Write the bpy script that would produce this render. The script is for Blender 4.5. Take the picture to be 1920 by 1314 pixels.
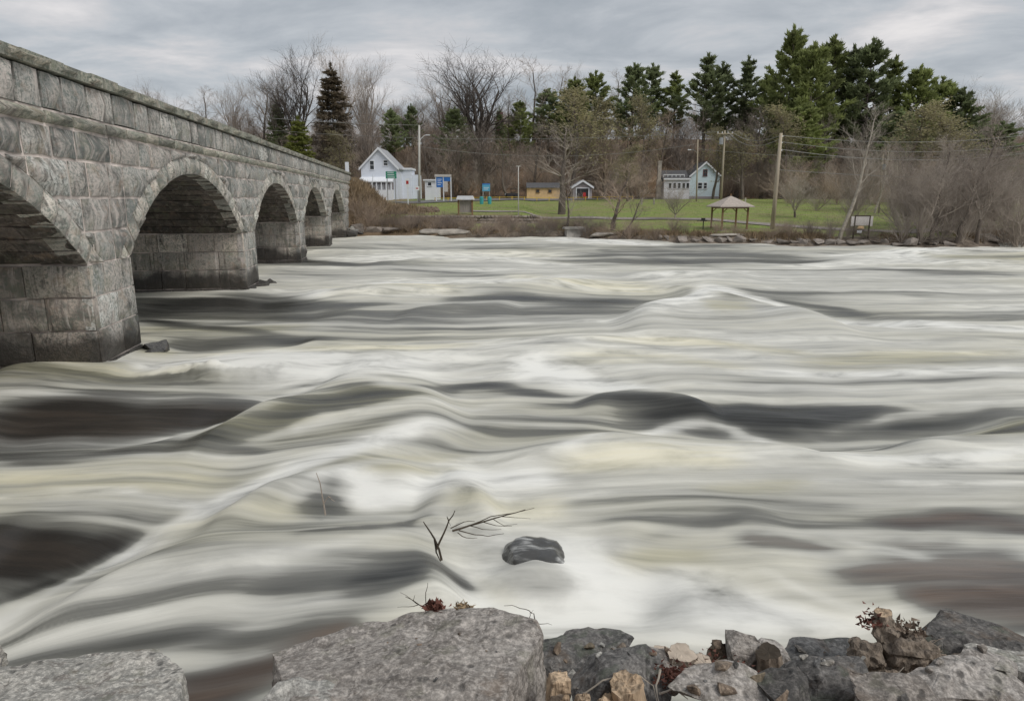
import bpy, bmesh, math, random
import numpy as np
from mathutils import Vector, noise as mnoise
for o in list(bpy.data.objects): bpy.data.objects.remove(o)
S = bpy.context.scene
COL = S.collection
# ------------------------------------------------------------------ camera
FPX = 1280.0; EYE = 4.0; PITCH = math.radians(12.55)
cs, sn = math.cos(PITCH), math.sin(PITCH)
cam_d = bpy.data.cameras.new('camera'); cam = bpy.data.objects.new('camera', cam_d); COL.objects.link(cam)
cam_d.sensor_width = 36; cam_d.lens = 24.0; cam_d.clip_start = 0.05; cam_d.clip_end = 4000
cam.location = (0, 0, EYE); cam.rotation_euler = (math.pi/2 - PITCH, 0, 0)
S.camera = cam
# ------------------------------------------------------------------ world: overcast sky
SUN_EL, SUN_AZ = math.radians(50), math.radians(128)
W = bpy.data.worlds.new('World'); S.world = W; W.use_nodes = True
nt = W.node_tree; nt.nodes.clear()
def nd(nt, t, **k):
    n = nt.nodes.new(t)
    for a, b in k.items(): setattr(n, a, b)
    return n
def ramp(nt, pts, interp='LINEAR'):
    r = nt.nodes.new('ShaderNodeValToRGB'); r.color_ramp.interpolation = interp
    e = r.color_ramp.elements
    while len(e) > 1: e.remove(e[-1])
    e[0].position = pts[0][0]; e[0].color = (*pts[0][1], 1)
    for p, c in pts[1:]:
        x = e.new(p); x.color = (*c, 1)
    return r
L = nt.links.new
sky = nd(nt, 'ShaderNodeTexSky', sky_type='NISHITA'); sky.sun_disc = False
sky.sun_elevation = SUN_EL; sky.sun_rotation = SUN_AZ
bgs = nd(nt, 'ShaderNodeBackground'); bgs.inputs['Strength'].default_value = 0.08; L(sky.outputs[0], bgs.inputs[0])
tc = nd(nt, 'ShaderNodeTexCoord'); sep = nd(nt, 'ShaderNodeSeparateXYZ'); L(tc.outputs['Generated'], sep.inputs[0])
zz = nd(nt, 'ShaderNodeMath', operation='ABSOLUTE'); L(sep.outputs[2], zz.inputs[0])
za = nd(nt, 'ShaderNodeMath', operation='ADD'); L(zz.outputs[0], za.inputs[0]); za.inputs[1].default_value = 0.16
dx = nd(nt, 'ShaderNodeMath', operation='DIVIDE'); L(sep.outputs[0], dx.inputs[0]); L(za.outputs[0], dx.inputs[1])
dy = nd(nt, 'ShaderNodeMath', operation='DIVIDE'); L(sep.outputs[1], dy.inputs[0]); L(za.outputs[0], dy.inputs[1])
cmb = nd(nt, 'ShaderNodeCombineXYZ'); L(dx.outputs[0], cmb.inputs[0]); L(dy.outputs[0], cmb.inputs[1])
mp = nd(nt, 'ShaderNodeMapping'); mp.inputs['Scale'].default_value = (0.75, 1.15, 1); mp.inputs['Location'].default_value = (3.1, 1.7, 0); mp.inputs['Rotation'].default_value = (0, 0, 0.12)
L(cmb.outputs[0], mp.inputs[0])
cn = nd(nt, 'ShaderNodeTexNoise'); cn.inputs['Scale'].default_value = 1.5; cn.inputs['Detail'].default_value = 8; cn.inputs['Roughness'].default_value = .58; cn.inputs['Distortion'].default_value = .35
L(mp.outputs[0], cn.inputs['Vector'])
cr = ramp(nt, [(0.33, (.28, .308, .335)), (0.43, (.335, .358, .385)), (.51, (.40, .42, .443)), (.58, (.48, .478, .488)), (.66, (.60, .582, .58)), (.76, (.70, .67, .655))])
L(cn.outputs[0], cr.inputs[0])
bgc = nd(nt, 'ShaderNodeBackground'); bgc.inputs['Strength'].default_value = 1.0; L(cr.outputs[0], bgc.inputs[0])
mx = nd(nt, 'ShaderNodeMixShader'); mx.inputs[0].default_value = 0.93; L(bgs.outputs[0], mx.inputs[1]); L(bgc.outputs[0], mx.inputs[2])
wo = nd(nt, 'ShaderNodeOutputWorld'); L(mx.outputs[0], wo.inputs[0])
sd = bpy.data.lights.new('sun', 'SUN'); sd.energy = 1.5; sd.angle = math.radians(25); sd.color = (1, .96, .9)
so = bpy.data.objects.new('sun', sd); COL.objects.link(so)
# sun stands to the right and behind the camera: light travels towards (-x, +y, -z)
so.rotation_euler = Vector((math.sin(SUN_AZ)*math.cos(SUN_EL), math.cos(SUN_AZ)*math.cos(SUN_EL), math.sin(SUN_EL))).to_track_quat('Z', 'Y').to_euler()
S.view_settings.view_transform = 'Standard'; S.view_settings.look = 'None'
S.view_settings.exposure = 0.38; S.view_settings.gamma = 1.0
# ------------------------------------------------------------------ helpers
R = random.Random(7)
rng = np.random.default_rng(11)
def FD(py):
    v = py - 657.0
    return FPX*cs - v*sn, FPX*sn + v*cs
def wp(px, py, Y):
    F, D = FD(py); return Vector(((px-960)/F*Y, Y, EYE - D/F*Y))
def gp(px, py, z=0.0):
    F, D = FD(py); k = (EYE - z)/D; return ((px-960)*k, F*k)
def hsh(ix, iy, seed):
    n = (ix.astype(np.int64)*374761393 + iy.astype(np.int64)*668265263 + seed*1442695041) & 0xffffffff
    n = ((n ^ (n >> 13))*1274126177) & 0xffffffff
    n = (n ^ (n >> 16)) & 0xffffffff
    return n/4294967295.0
def vn(x, y, seed=0):
    x = np.asarray(x, float); y = np.asarray(y, float)
    x, y = np.broadcast_arrays(x, y)
    x0 = np.floor(x); y0 = np.floor(y); fx = x-x0; fy = y-y0
    fx = fx*fx*fx*(fx*(fx*6-15)+10); fy = fy*fy*fy*(fy*(fy*6-15)+10)
    a = hsh(x0, y0, seed); b = hsh(x0+1, y0, seed); c = hsh(x0, y0+1, seed); d = hsh(x0+1, y0+1, seed)
    return (a*(1-fx)+b*fx)*(1-fy)+(c*(1-fx)+d*fx)*fy
def fbm(x, y, seed=0, o=4, g=.5):
    s = 0; a = 1; t = 0
    for i in range(o):
        s = s + a*vn(np.asarray(x)*2**i+i*17.3, np.asarray(y)*2**i-i*9.1, seed+i); t += a; a *= g
    return s/t
def sst(a, b, x):
    t = np.clip((x-a)/(b-a), 0, 1); return t*t*(3-2*t)
def tag(o, label=None, cat=None, group=None, kind=None):
    if label: o['label'] = label
    if cat: o['category'] = cat
    if group: o['group'] = group
    if kind: o['kind'] = kind
    return o
def link(name, me, mat=None, parent=None, loc=None):
    o = bpy.data.objects.new(name, me); COL.objects.link(o)
    if mat and not me.materials: me.materials.append(mat)
    if parent: o.parent = parent
    if loc is not None: o.location = loc
    return o
def empty(name, loc, rz=0.0, label=None, cat=None, group=None):
    o = bpy.data.objects.new(name, None); COL.objects.link(o); o.location = loc; o.rotation_euler = (0, 0, rz)
    o.empty_display_size = .3
    return tag(o, label, cat, group)
def mesh_np(name, V, F, smooth=False):
    V = np.asarray(V, np.float32); F = np.asarray(F, np.int32)
    me = bpy.data.meshes.new(name); k = F.shape[1]
    me.vertices.add(len(V)); me.vertices.foreach_set('co', V.ravel())
    me.loops.add(F.size); me.loops.foreach_set('vertex_index', F.ravel())
    me.polygons.add(len(F)); me.polygons.foreach_set('loop_start', np.arange(0, F.size, k, dtype=np.int32))
    me.polygons.foreach_set('loop_total', np.full(len(F), k, np.int32))
    if smooth: me.polygons.foreach_set('use_smooth', np.ones(len(F), bool))
    me.update(calc_edges=True); return me
class MB:
    def __init__(s): s.v = []; s.f = []
    def box(s, x0, x1, y0, y1, z0, z1):
        b = len(s.v); s.v += [(x, y, z) for z in (z0, z1) for y in (y0, y1) for x in (x0, x1)]
        s.f += [tuple(b+i for i in q) for q in ((0,2,3,1), (4,5,7,6), (0,1,5,4), (2,6,7,3), (0,4,6,2), (1,3,7,5))]; return s
    def tube(s, pts, rad, n=6, cap=True):
        pts = [Vector(p) for p in pts]; rad = rad if isinstance(rad, (list, tuple)) else [rad]*len(pts)
        b = len(s.v)
        for i, p in enumerate(pts):
            t = (pts[min(i+1, len(pts)-1)]-pts[max(i-1, 0)]).normalized()
            a = t.orthogonal().normalized() if abs(t.z) < .9 else t.cross(Vector((1, 0, 0))).normalized(); c = t.cross(a)
            for k in range(n):
                q = 2*math.pi*k/n; s.v.append(tuple(p+(a*math.cos(q)+c*math.sin(q))*rad[i]))
        for i in range(len(pts)-1):
            for k in range(n): s.f.append((b+i*n+k, b+i*n+(k+1) % n, b+(i+1)*n+(k+1) % n, b+(i+1)*n+k))
        if cap: s.f.append(tuple(b+k for k in range(n))[::-1]); s.f.append(tuple(b+(len(pts)-1)*n+k for k in range(n)))
        return s
    def poly(s, pts): b = len(s.v); s.v += [tuple(p) for p in pts]; s.f.append(tuple(range(b, b+len(pts)))); return s
    def prism(s, prof, y0, y1):      # profile in (x,z), extruded along y
        b = len(s.v); n = len(prof); s.v += [(x, y0, z) for x, z in prof]+[(x, y1, z) for x, z in prof]
        s.f.append(tuple(range(b, b+n))); s.f.append(tuple(range(b+2*n-1, b+n-1, -1)))
        for i in range(n): j = (i+1) % n; s.f.append((b+i, b+n+i, b+n+j, b+j))
        return s
    def build(s, name, mat, parent=None, smooth=False):
        me = bpy.data.meshes.new(name); me.from_pydata(s.v, [], s.f); me.update()
        if smooth: me.polygons.foreach_set('use_smooth', [True]*len(me.polygons))
        bm = bmesh.new(); bm.from_mesh(me); bmesh.ops.recalc_face_normals(bm, faces=bm.faces); bm.to_mesh(me); bm.free()
        return link(name, me, mat, parent)
def box(name, mat, parent, *a): return MB().box(*a).build(name, mat, parent)
# ------------------------------------------------------------------ materials
def newmat(name):
    m = bpy.data.materials.new(name); m.use_nodes = True; n = m.node_tree; n.nodes.clear()
    o = n.nodes.new('ShaderNodeOutputMaterial'); b = n.nodes.new('ShaderNodeBsdfPrincipled'); n.links.new(b.outputs[0], o.inputs[0])
    return m, n, b
def plain(name, col, rough=.8, var=.15, scale=6.0, metallic=0, bump=0.0, stretch=(1, 1, 1)):
    m, n, b = newmat(name); l = n.links.new
    g = nd(n, 'ShaderNodeNewGeometry'); mp = nd(n, 'ShaderNodeMapping'); mp.inputs['Scale'].default_value = stretch; l(g.outputs['Position'], mp.inputs[0])
    t = nd(n, 'ShaderNodeTexNoise'); t.inputs['Scale'].default_value = scale; t.inputs['Detail'].default_value = 5; l(mp.outputs[0], t.inputs['Vector'])
    r = ramp(n, [(.3, tuple(c*(1-var) for c in col)), (.7, tuple(min(1, c*(1+var)) for c in col))]); l(t.outputs[0], r.inputs[0])
    oi = nd(n, 'ShaderNodeObjectInfo'); mr = nd(n, 'ShaderNodeMapRange'); mr.inputs[3].default_value = 1-var*.6; mr.inputs[4].default_value = 1+var*.6; l(oi.outputs['Random'], mr.inputs[0])
    mu = nd(n, 'ShaderNodeVectorMath', operation='SCALE'); l(r.outputs[0], mu.inputs[0]); l(mr.outputs[0], mu.inputs['Scale'])
    l(mu.outputs[0], b.inputs['Base Color']); b.inputs['Roughness'].default_value = rough; b.inputs['Metallic'].default_value = metallic
    if bump:
        bp = nd(n, 'ShaderNodeBump'); bp.inputs['Strength'].default_value = bump; bp.inputs['Distance'].default_value = .05; l(t.outputs[0], bp.inputs['Height']); l(bp.outputs[0], b.inputs['Normal'])
    return m
def mixc(n, fac, a, b):
    m = n.nodes.new('ShaderNodeMix'); m.data_type = 'RGBA'
    l = n.links.new
    for v, i in ((fac, 0), (a, 6), (b, 7)):
        if hasattr(v, 'is_output'): l(v, m.inputs[i])
        elif i: m.inputs[i].default_value = (*v, 1)
        else: m.inputs[i].default_value = v
    return m.outputs[2]
def noi(n, vec, scale, detail=4, rough=.5, dist=0):
    t = n.nodes.new('ShaderNodeTexNoise'); t.inputs['Scale'].default_value = scale; t.inputs['Detail'].default_value = detail
    t.inputs['Roughness'].default_value = rough; t.inputs['Distortion'].default_value = dist; n.links.new(vec, t.inputs['Vector']); return t.outputs[0]
def mapped(n, vec, sc, loc=(0, 0, 0)):
    m = n.nodes.new('ShaderNodeMapping'); m.inputs['Scale'].default_value = sc; m.inputs['Location'].default_value = loc; n.links.new(vec, m.inputs[0]); return m.outputs[0]
def rng_(n, x, a, b, c=0, d=1, smooth=True):
    m = n.nodes.new('ShaderNodeMapRange'); m.interpolation_type = 'SMOOTHSTEP' if smooth else 'LINEAR'
    n.links.new(x, m.inputs[0])
    for i, v in enumerate((a, b, c, d)): m.inputs[i+1].default_value = v
    return m.outputs[0]
def mth(n, op, a, b=None):
    m = n.nodes.new('ShaderNodeMath'); m.operation = op
    for i, v in enumerate((a, b)):
        if v is None: continue
        if hasattr(v, 'is_output'): n.links.new(v, m.inputs[i])
        else: m.inputs[i].default_value = v
    return m.outputs[0]
def bridge_stone(name, base, streak, wet=True, dark=1.0, ax=(.12, 1)):
    m, n, b = newmat(name); l = n.links.new
    g = nd(n, 'ShaderNodeNewGeometry'); P = g.outputs['Position']; oi = nd(n, 'ShaderNodeObjectInfo').outputs['Random']
    big = noi(n, P, .9, 5, .6); fine = noi(n, P, 14, 6, .7); P2 = mapped(n, P, (1+ax[0]*0 if ax[0] == 1 else .3, 1 if ax[1] == 1 else .3, 1)); med = noi(n, P2, 4, 5, .6)
    # tint differs from stone to stone
    c0 = ramp(n, [(0, tuple(c*.30 for c in base)), (.22, tuple(c*.58 for c in base)), (.6, base), (.85, (base[0]*1.25, base[1]*1.12, base[2]*1.08)), (1, tuple(c*1.65 for c in base))])
    l(oi, c0.inputs[0])
    col = mixc(n, mth(n, 'MULTIPLY', rng_(n, med, .42, .66), .65), c0.outputs[0], (base[0]*1.4, base[1]*1.3, base[2]*1.25))
    col = mixc(n, mth(n, 'MULTIPLY', rng_(n, fine, .46, .58), .75), col, (base[0]*.34, base[1]*.42, base[2]*.4))
    # lime and dirt runs
    run = noi(n, mapped(n, P, (3.2*ax[0], 3.2*ax[1], .2)), 1.7, 5, .62, .06)
    run2 = noi(n, mapped(n, P, (4.2*ax[0], 4.2*ax[1], .2), (5, 3, 1)), 1.5, 5, .65, .05)
    col = mixc(n, mth(n, 'MULTIPLY', mth(n, 'MULTIPLY', mth(n, 'MULTIPLY', rng_(n, run, .5, .68), rng_(n, med, .32, .56)), rng_(n, big, .34, .54)), streak), col, (.62, .56, .52))
    col = mixc(n, mth(n, 'MULTIPLY', mth(n, 'MULTIPLY', rng_(n, run2, .50, .64), rng_(n, med, .36, .6)), .8), col, (.055*dark, .055*dark, .048*dark))
    pw = noi(n, P, .55, 5, .65)
    col = mixc(n, mth(n, 'MULTIPLY', mth(n, 'MULTIPLY', rng_(n, pw, .42, .6), rng_(n, med, .3, .62)), .34), col, (.42, .36, .33))
    alg = noi(n, P, 1.3, 6, .7)
    col = mixc(n, mth(n, 'MULTIPLY', rng_(n, alg, .53, .66), .7), col, (.085, .085, .078))
    run3 = noi(n, mapped(n, P, (9*ax[0], 9*ax[1], .45), (2, 7, 3)), 1.3, 4, .6)
    col = mixc(n, mth(n, 'MULTIPLY', mth(n, 'MULTIPLY', rng_(n, run3, .56, .70), rng_(n, big, .40, .56)), streak*.8), col, (.66, .61, .57))
    col = mixc(n, mth(n, 'MULTIPLY', mth(n, 'MULTIPLY', rng_(n, run3, .44, .32), rng_(n, big, .60, .42)), .5), col, (.05, .05, .045))
    gr = noi(n, P, 1.7, 4, .6)
    col = mixc(n, mth(n, 'MULTIPLY', rng_(n, gr, .52, .72), .4), col, (.19, .20, .13))
    col = mixc(n, mth(n, 'MULTIPLY', rng_(n, noi(n, P, 2.3, 5, .6), .56, .70), .4), col, (.34, .24, .17))
    if wet:
        z = nd(n, 'ShaderNodeSeparateXYZ'); l(P, z.inputs[0])
        zz = mth(n, 'ADD', z.outputs[2], mth(n, 'MULTIPLY', big, -1.9))
        w = rng_(n, zz, -.55, .1, 1, 0)
        col = mixc(n, mth(n, 'MULTIPLY', w, .9), col, (.022, .018, .015))
        l(rng_(n, w, 0, 1, .88, .45, False), b.inputs['Roughness'])
    else: b.inputs['Roughness'].default_value = .9
    l(col, b.inputs['Base Color'])
    bp = nd(n, 'ShaderNodeBump'); bp.inputs['Strength'].default_value = .95; bp.inputs['Distance'].default_value = .06
    h = mth(n, 'ADD', mth(n, 'ADD', mth(n, 'MULTIPLY', med, .45), mth(n, 'MULTIPLY', fine, .55)), mth(n, 'MULTIPLY', noi(n, P, 38, 3, .6), .15)); l(h, bp.inputs['Height']); l(bp.outputs[0], b.inputs['Normal'])
    return m
def rock_mat(name, a, bcol, c, moss=(.1, .11, .06), mossf=.3):
    m, n, b = newmat(name); l = n.links.new
    g = nd(n, 'ShaderNodeNewGeometry'); P = g.outputs['Position']
    n1 = noi(n, P, 3.2, 6, .65, .4); n2 = noi(n, P, 26, 8, .75); n3 = noi(n, P, 9, 6, .7); n4 = noi(n, P, 75, 5, .7)
    col = mixc(n, rng_(n, n1, .36, .62), a, bcol)
    col = mixc(n, mth(n, 'MULTIPLY', rng_(n, n3, .53, .64), .8), col, c)
    col = mixc(n, mth(n, 'MULTIPLY', rng_(n, n2, .46, .6), .55), col, tuple(x*.42 for x in a))
    col = mixc(n, mth(n, 'MULTIPLY', rng_(n, n2, .5, .36, 0, 1), .5), col, tuple(min(1, x*1.9) for x in bcol))
    col = mixc(n, mth(n, 'MULTIPLY', rng_(n, noi(n, P, 5, 4), .56, .66), mossf), col, moss)
    oi = nd(n, 'ShaderNodeObjectInfo').outputs['Random']; tr_ = ramp(n, [(0, (.72, .68, .64)), (.35, (.98, .95, .92)), (.7, (1.12, 1.1, 1.08)), (1, (.84, .86, .88))]); l(oi, tr_.inputs[0])
    mm = n.nodes.new('ShaderNodeMix'); mm.data_type = 'RGBA'; mm.blend_type = 'MULTIPLY'; mm.inputs[0].default_value = 1; l(col, mm.inputs[6]); l(tr_.outputs[0], mm.inputs[7]); col = mm.outputs[2]
    col = mixc(n, mth(n, 'MULTIPLY', rng_(n, noi(n, P, 2.1, 6, .7), .55, .68), .5), col, (.16, .115, .08))
    l(col, b.inputs['Base Color']); b.inputs['Roughness'].default_value = .88
    v = nd(n, 'ShaderNodeTexVoronoi'); v.feature = 'DISTANCE_TO_EDGE'; v.inputs['Scale'].default_value = 4.5; l(mapped(n, P, (1, 1.7, 1)), v.inputs['Vector'])
    cr_ = rng_(n, v.outputs[0], 0, .04, 0, 1)
    pv = nd(n, 'ShaderNodeTexVoronoi'); pv.inputs['Scale'].default_value = 13; l(mapped(n, P, (1, .7, 1)), pv.inputs['Vector'])
    pit = mth(n, 'MULTIPLY', rng_(n, pv.outputs[0], .12, .38, 1, 0), rng_(n, noi(n, P, 2.6, 4, .6), .5, .6)); col2 = mixc(n, mth(n, 'MULTIPLY', pit, .7), col, tuple(x*.25 for x in a)); l(col2, b.inputs['Base Color'])
    h = mth(n, 'ADD', mth(n, 'ADD', mth(n, 'ADD', mth(n, 'MULTIPLY', n2, .55), mth(n, 'MULTIPLY', pit, -.5)), mth(n, 'MULTIPLY', n3, .6)), mth(n, 'ADD', mth(n, 'MULTIPLY', n4, .18), mth(n, 'MULTIPLY', cr_, .12)))
    bp = nd(n, 'ShaderNodeBump'); bp.inputs['Strength'].default_value = .9; bp.inputs['Distance'].default_value = .035; l(h, bp.inputs['Height']); l(bp.outputs[0], b.inputs['Normal'])
    return m
def leafy(name, col, var=.35, scale=.35, tr=.45):
    m = plain(name, col, .8, var, scale); n = m.node_tree; b = n.nodes['Principled BSDF']; o = [q for q in n.nodes if q.type == 'OUTPUT_MATERIAL'][0]
    t = n.nodes.new('ShaderNodeBsdfTranslucent'); mx = n.nodes.new('ShaderNodeMixShader'); mx.inputs[0].default_value = tr
    n.links.new(b.inputs['Base Color'].links[0].from_socket, t.inputs[0]); n.links.new(b.outputs[0], mx.inputs[1]); n.links.new(t.outputs[0], mx.inputs[2]); n.links.new(mx.outputs[0], o.inputs[0]); return m
M = {}
M['stone'] = bridge_stone('bridge_limestone', (.43, .435, .415), .95)
M['coping'] = bridge_stone('coping_limestone', (.38, .385, .32), .35)
M['ring'] = bridge_stone('arch_ring_limestone', (.52, .515, .47), .7)
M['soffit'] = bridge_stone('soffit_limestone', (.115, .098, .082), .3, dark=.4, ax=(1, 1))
M['pierin'] = bridge_stone('pier_side_limestone', (.50, .465, .41), .9, dark=.5, ax=(1, .12))
M['mortar'] = plain('lime_mortar', (.52, .46, .425), .95, .55, 1.7, bump=.5)
M['mortard'] = plain('dark_joint', (.05, .045, .04), .95, .35, 3)
M['rock'] = rock_mat('grey_pitted_rock', (.28, .262, .246), (.40, .38, .36), (.13, .118, .108))
M['rockpale'] = rock_mat('pale_rock', (.31, .31, .295), (.46, .45, .42), (.2, .18, .165))
M['rockdark'] = rock_mat('dark_grey_rock', (.10, .10, .10), (.19, .185, .18), (.05, .045, .045), (.09, .11, .08), .5)
M['brownrock'] = rock_mat('earthy_rock', (.19, .145, .11), (.28, .225, .175), (.09, .065, .05))
M['wetrock'] = rock_mat('wet_rock', (.05, .05, .05), (.09, .088, .085), (.03, .028, .026)); M['wetrock'].node_tree.nodes['Principled BSDF'].inputs['Roughness'].default_value = .35
m, n, b = newmat('veiled_wet_rock'); g = nd(n, 'ShaderNodeNewGeometry'); P = g.outputs['Position']
f_ = rng_(n, mth(n, 'ADD', noi(n, mapped(n, P, (1.2, 5, 3)), 1.6, 5, .6, .4), mth(n, 'MULTIPLY', noi(n, P, 2.5, 3), .5)), .72, 1.0)
n.links.new(mixc(n, f_, (.06, .06, .058), (.55, .56, .55)), b.inputs['Base Color']); n.links.new(rng_(n, f_, 0, 1, .3, .85), b.inputs['Roughness']); M['veil'] = m
M['bark'] = plain('bark_grey_brown', (.13, .108, .09), .95, .3, 5, stretch=(1, 1, .3), bump=.5)
M['twig'] = plain('twigs_grey_brown', (.36, .31, .265), .95, .25, .6)
M['twigd'] = plain('twigs_dark', (.25, .21, .18), .95, .25, .6)
M['twigk'] = plain('twigs_skyline', (.10, .085, .075), .95, .25, .6)
M['twigr'] = plain('twigs_reddish', (.38, .30, .235), .95, .35, .3)
M['twigp'] = plain('twigs_pale', (.36, .32, .27), .95, .25, .6)
M['birch'] = plain('pale_bark', (.38, .34, .28), .9, .3, 4)
M['bud'] = leafy('olive_buds', (.33, .30, .17), .3, .25)
M['pine'] = leafy('pine_needles', (.27, .31, .115), .45)
M['pined'] = leafy('dark_needles', (.22, .26, .13), .4)
M['spruce'] = leafy('spruce_needles', (.15, .12, .08), .35)
M['cedar'] = leafy('cedar_yellow_green', (.17, .19, .045), .35, .6)
M['dry'] = plain('dry_grass_tan', (.23, .17, .105), .95, .35, .8)
M['white'] = plain('white_paint', (.72, .74, .78), .6, .05, 2)
M['whitesid'] = plain('white_siding', (.66, .70, .78), .6, .06, 1.5, bump=.2, stretch=(.1, .1, 8))
M['bluesid'] = plain('pale_blue_siding', (.58, .70, .75), .6, .06, 1.5, bump=.2, stretch=(.1, .1, 8))
M['roofg'] = plain('grey_shingles', (.33, .34, .36), .9, .15, 4)
M['roofd'] = plain('dark_shingles', (.085, .085, .09), .9, .2, 4)
M['glass'] = plain('window_glass', (.03, .035, .04), .12, .2, 1)
M['maroon'] = plain('maroon_paint', (.16, .06, .055), .6, .1, 2)
M['green'] = plain('green_sign_sheeting', (.005, .22, .12), .5, .05, 2)
M['blue'] = plain('blue_sign_paint', (.03, .16, .50), .5, .12, 2)
M['cyan'] = plain('light_blue_paint', (.10, .36, .56), .5, .08, 2)
M['teal'] = plain('teal_plastic', (.05, .33, .36), .5, .1, 2)
M['orange'] = plain('tan_orange_siding', (.66, .45, .25), .8, .12, 2)
M['greysid'] = plain('grey_siding', (.30, .275, .285), .8, .1, 2)
M['red'] = plain('red_paint', (.42, .03, .03), .5, .1, 2)
M['yellow'] = plain('yellow_paint', (.65, .45, .06), .6, .1, 2)
M['black'] = plain('black_paint', (.02, .02, .022), .6, .1, 2)
M['pole'] = plain('weathered_pole', (.36, .31, .235), .9, .2, 2, stretch=(4, 4, .2))
M['polew'] = plain('pale_concrete_pole', (.46, .45, .42), .8, .1, 2)
M['metal'] = plain('galvanised', (.4, .41, .42), .4, .1, 3, metallic=.6)
M['wire'] = plain('wire', (.25, .25, .24), .6, .1, 2)
M['timber'] = plain('brown_timber', (.20, .12, .06), .85, .25, 4, stretch=(3, 3, .4))
M['timberd'] = plain('dark_timber', (.06, .045, .03), .85, .25, 4)
M['greywood'] = plain('grey_board', (.30, .27, .245), .9, .2, 3, stretch=(4, 4, .3))
M['shingle'] = plain('pale_shingles', (.40, .35, .31), .9, .15, 5)
M['board'] = plain('pale_notice_panel', (.50, .47, .45), .7, .06, 2)
M['concrete'] = plain('weathered_concrete', (.27, .255, .235), .95, .35, 1.6, bump=.5)
M['rubble'] = plain('rubble_stone', (.24, .21, .185), .95, .4, 2, bump=.6)
M['lightstone'] = plain('pale_rubble', (.36, .33, .29), .95, .25, 2, bump=.5)
M['cutwood'] = plain('fresh_cut_wood', (.40, .30, .205), .9, .5, 26, stretch=(1, 1, .18), bump=.9)
M['cutpale'] = plain('pale_cut_face', (.50, .42, .34), .85, .2, 14, bump=.3)
M['bark2'] = plain('rough_stump_bark', (.27, .22, .175), .95, .5, 22, stretch=(1, 1, .35), bump=.9)
M['deadred'] = plain('dead_reddish_leaves', (.13, .05, .035), .8, .4, 9)
M['litter'] = plain('leaf_litter', (.14, .105, .08), .95, .5, 16)
M['path'] = plain('gravel_path', (.25, .225, .205), .95, .12, 2)
M['asphalt'] = plain('road_asphalt', (.16, .155, .155), .95, .1, 2)
# ------------------------------------------------------------------ terrain
SHX = np.array([-300, -60, -18.4, -11.7, -5.6, 5.0, 11, 16.6, 28, 33.7, 39.7, 44, 52, 100, 400.])
SHY = np.array([95, 82, 78.0, 76.2, 73.5, 73.0, 68.6, 63.6, 60.6, 59.5, 59.2, 62.5, 69, 74, 90.])
def shore(X): return np.interp(X, SHX, SHY) + .5*(vn(X*.35, 0*X, 5)-.5)
def terr(X, Y):
    X = np.asarray(X, float); Y = np.asarray(Y, float)
    t = Y - shore(X)
    bank = -1.6 + 1.6*sst(-3.5, 0, t) + .55*sst(-.2, 1.2, t)
    lawn = .55 + 3.3*np.clip((Y-shore(X)-1)/(116-shore(X)), 0, 1)**.93
    # left: rubble bank then retained terrace
    lf = sst(4.0, 1.0, X)
    terrace = .35 + .75*sst(0, 6, t) + 1.05*sst(82.0, 82.4, Y) + (3.9-2.15)*np.clip((Y-82.4)/33, 0, 1)
    far = lawn*(1-lf)+terrace*lf
    z = np.where(t < 1.0, bank, 0) + np.where(t >= 1.0, np.maximum(bank, 0)*0+far, 0)
    # road embankment at the end of the bridge
    e = sst(-9.5, -17.0, X)*sst(76.5, 79.5, Y)*sst(106, 88, Y)
    z = np.where(t > -1, z + e*np.maximum(0, 5.75-np.maximum(z, 0))*sst(0, 4.5, Y-76)*sst(-15.5, -19.5, X), z)
    # hill
    prof = np.interp(X, [-260, -110, -60, -20, 20, 60, 120, 300], [7, 8, 12, 14, 15, 15, 13, 10])
    z = z + prof*sst(134+4*np.sin(X*.05), 190, Y)*(1) + 1.6*(fbm(X*.03, Y*.03, 9)-.5)*sst(134, 165, Y)
    z = z + .10*(fbm(X*.4, Y*.4, 3)-.5)*sst(1, 4, t)
    # near bank under the photographer
    nb = 2.1 - .52*np.clip(Y, -6, 9) - .25*fbm(X*.8, Y*.8, 21)
    nearm = Y < 30
    left_dip = 1.1*sst(-.55, -.9, X)*sst(-3.2, -2.2, X)*sst(2.4, 3.4, Y)
    nz = np.where(Y < 5.0, nb - left_dip, nb-.9*(Y-5)) - 1.2*sst(4.7, 5.6, Y)
    z = np.where(nearm, np.maximum(nz, -1.8), z)
    return z
def ground_hit(px, py):
    F, D = FD(py); lo = None
    Ys = np.linspace(56, 400, 3500); zr = EYE - D/F*Ys; Xs = (px-960)/F*Ys
    k = np.argmax(terr(Xs, Ys) >= zr); return Vector((float(Xs[k]), float(Ys[k]), float(zr[k])))
def gz(x, y): return float(terr(np.array([x]), np.array([y]))[0])
def grid_mesh(name, xs, ys, zf):
    X, Y = np.meshgrid(xs, ys); Z = zf(X, Y); V = np.stack([X, Y, Z], -1).reshape(-1, 3)
    nx = len(xs); ny = len(ys); i = np.arange((ny-1)*nx).reshape(ny-1, nx)[:, :-1].ravel()
    return mesh_np(name, V, np.stack([i, i+1, i+nx+1, i+nx], 1), True)
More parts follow.
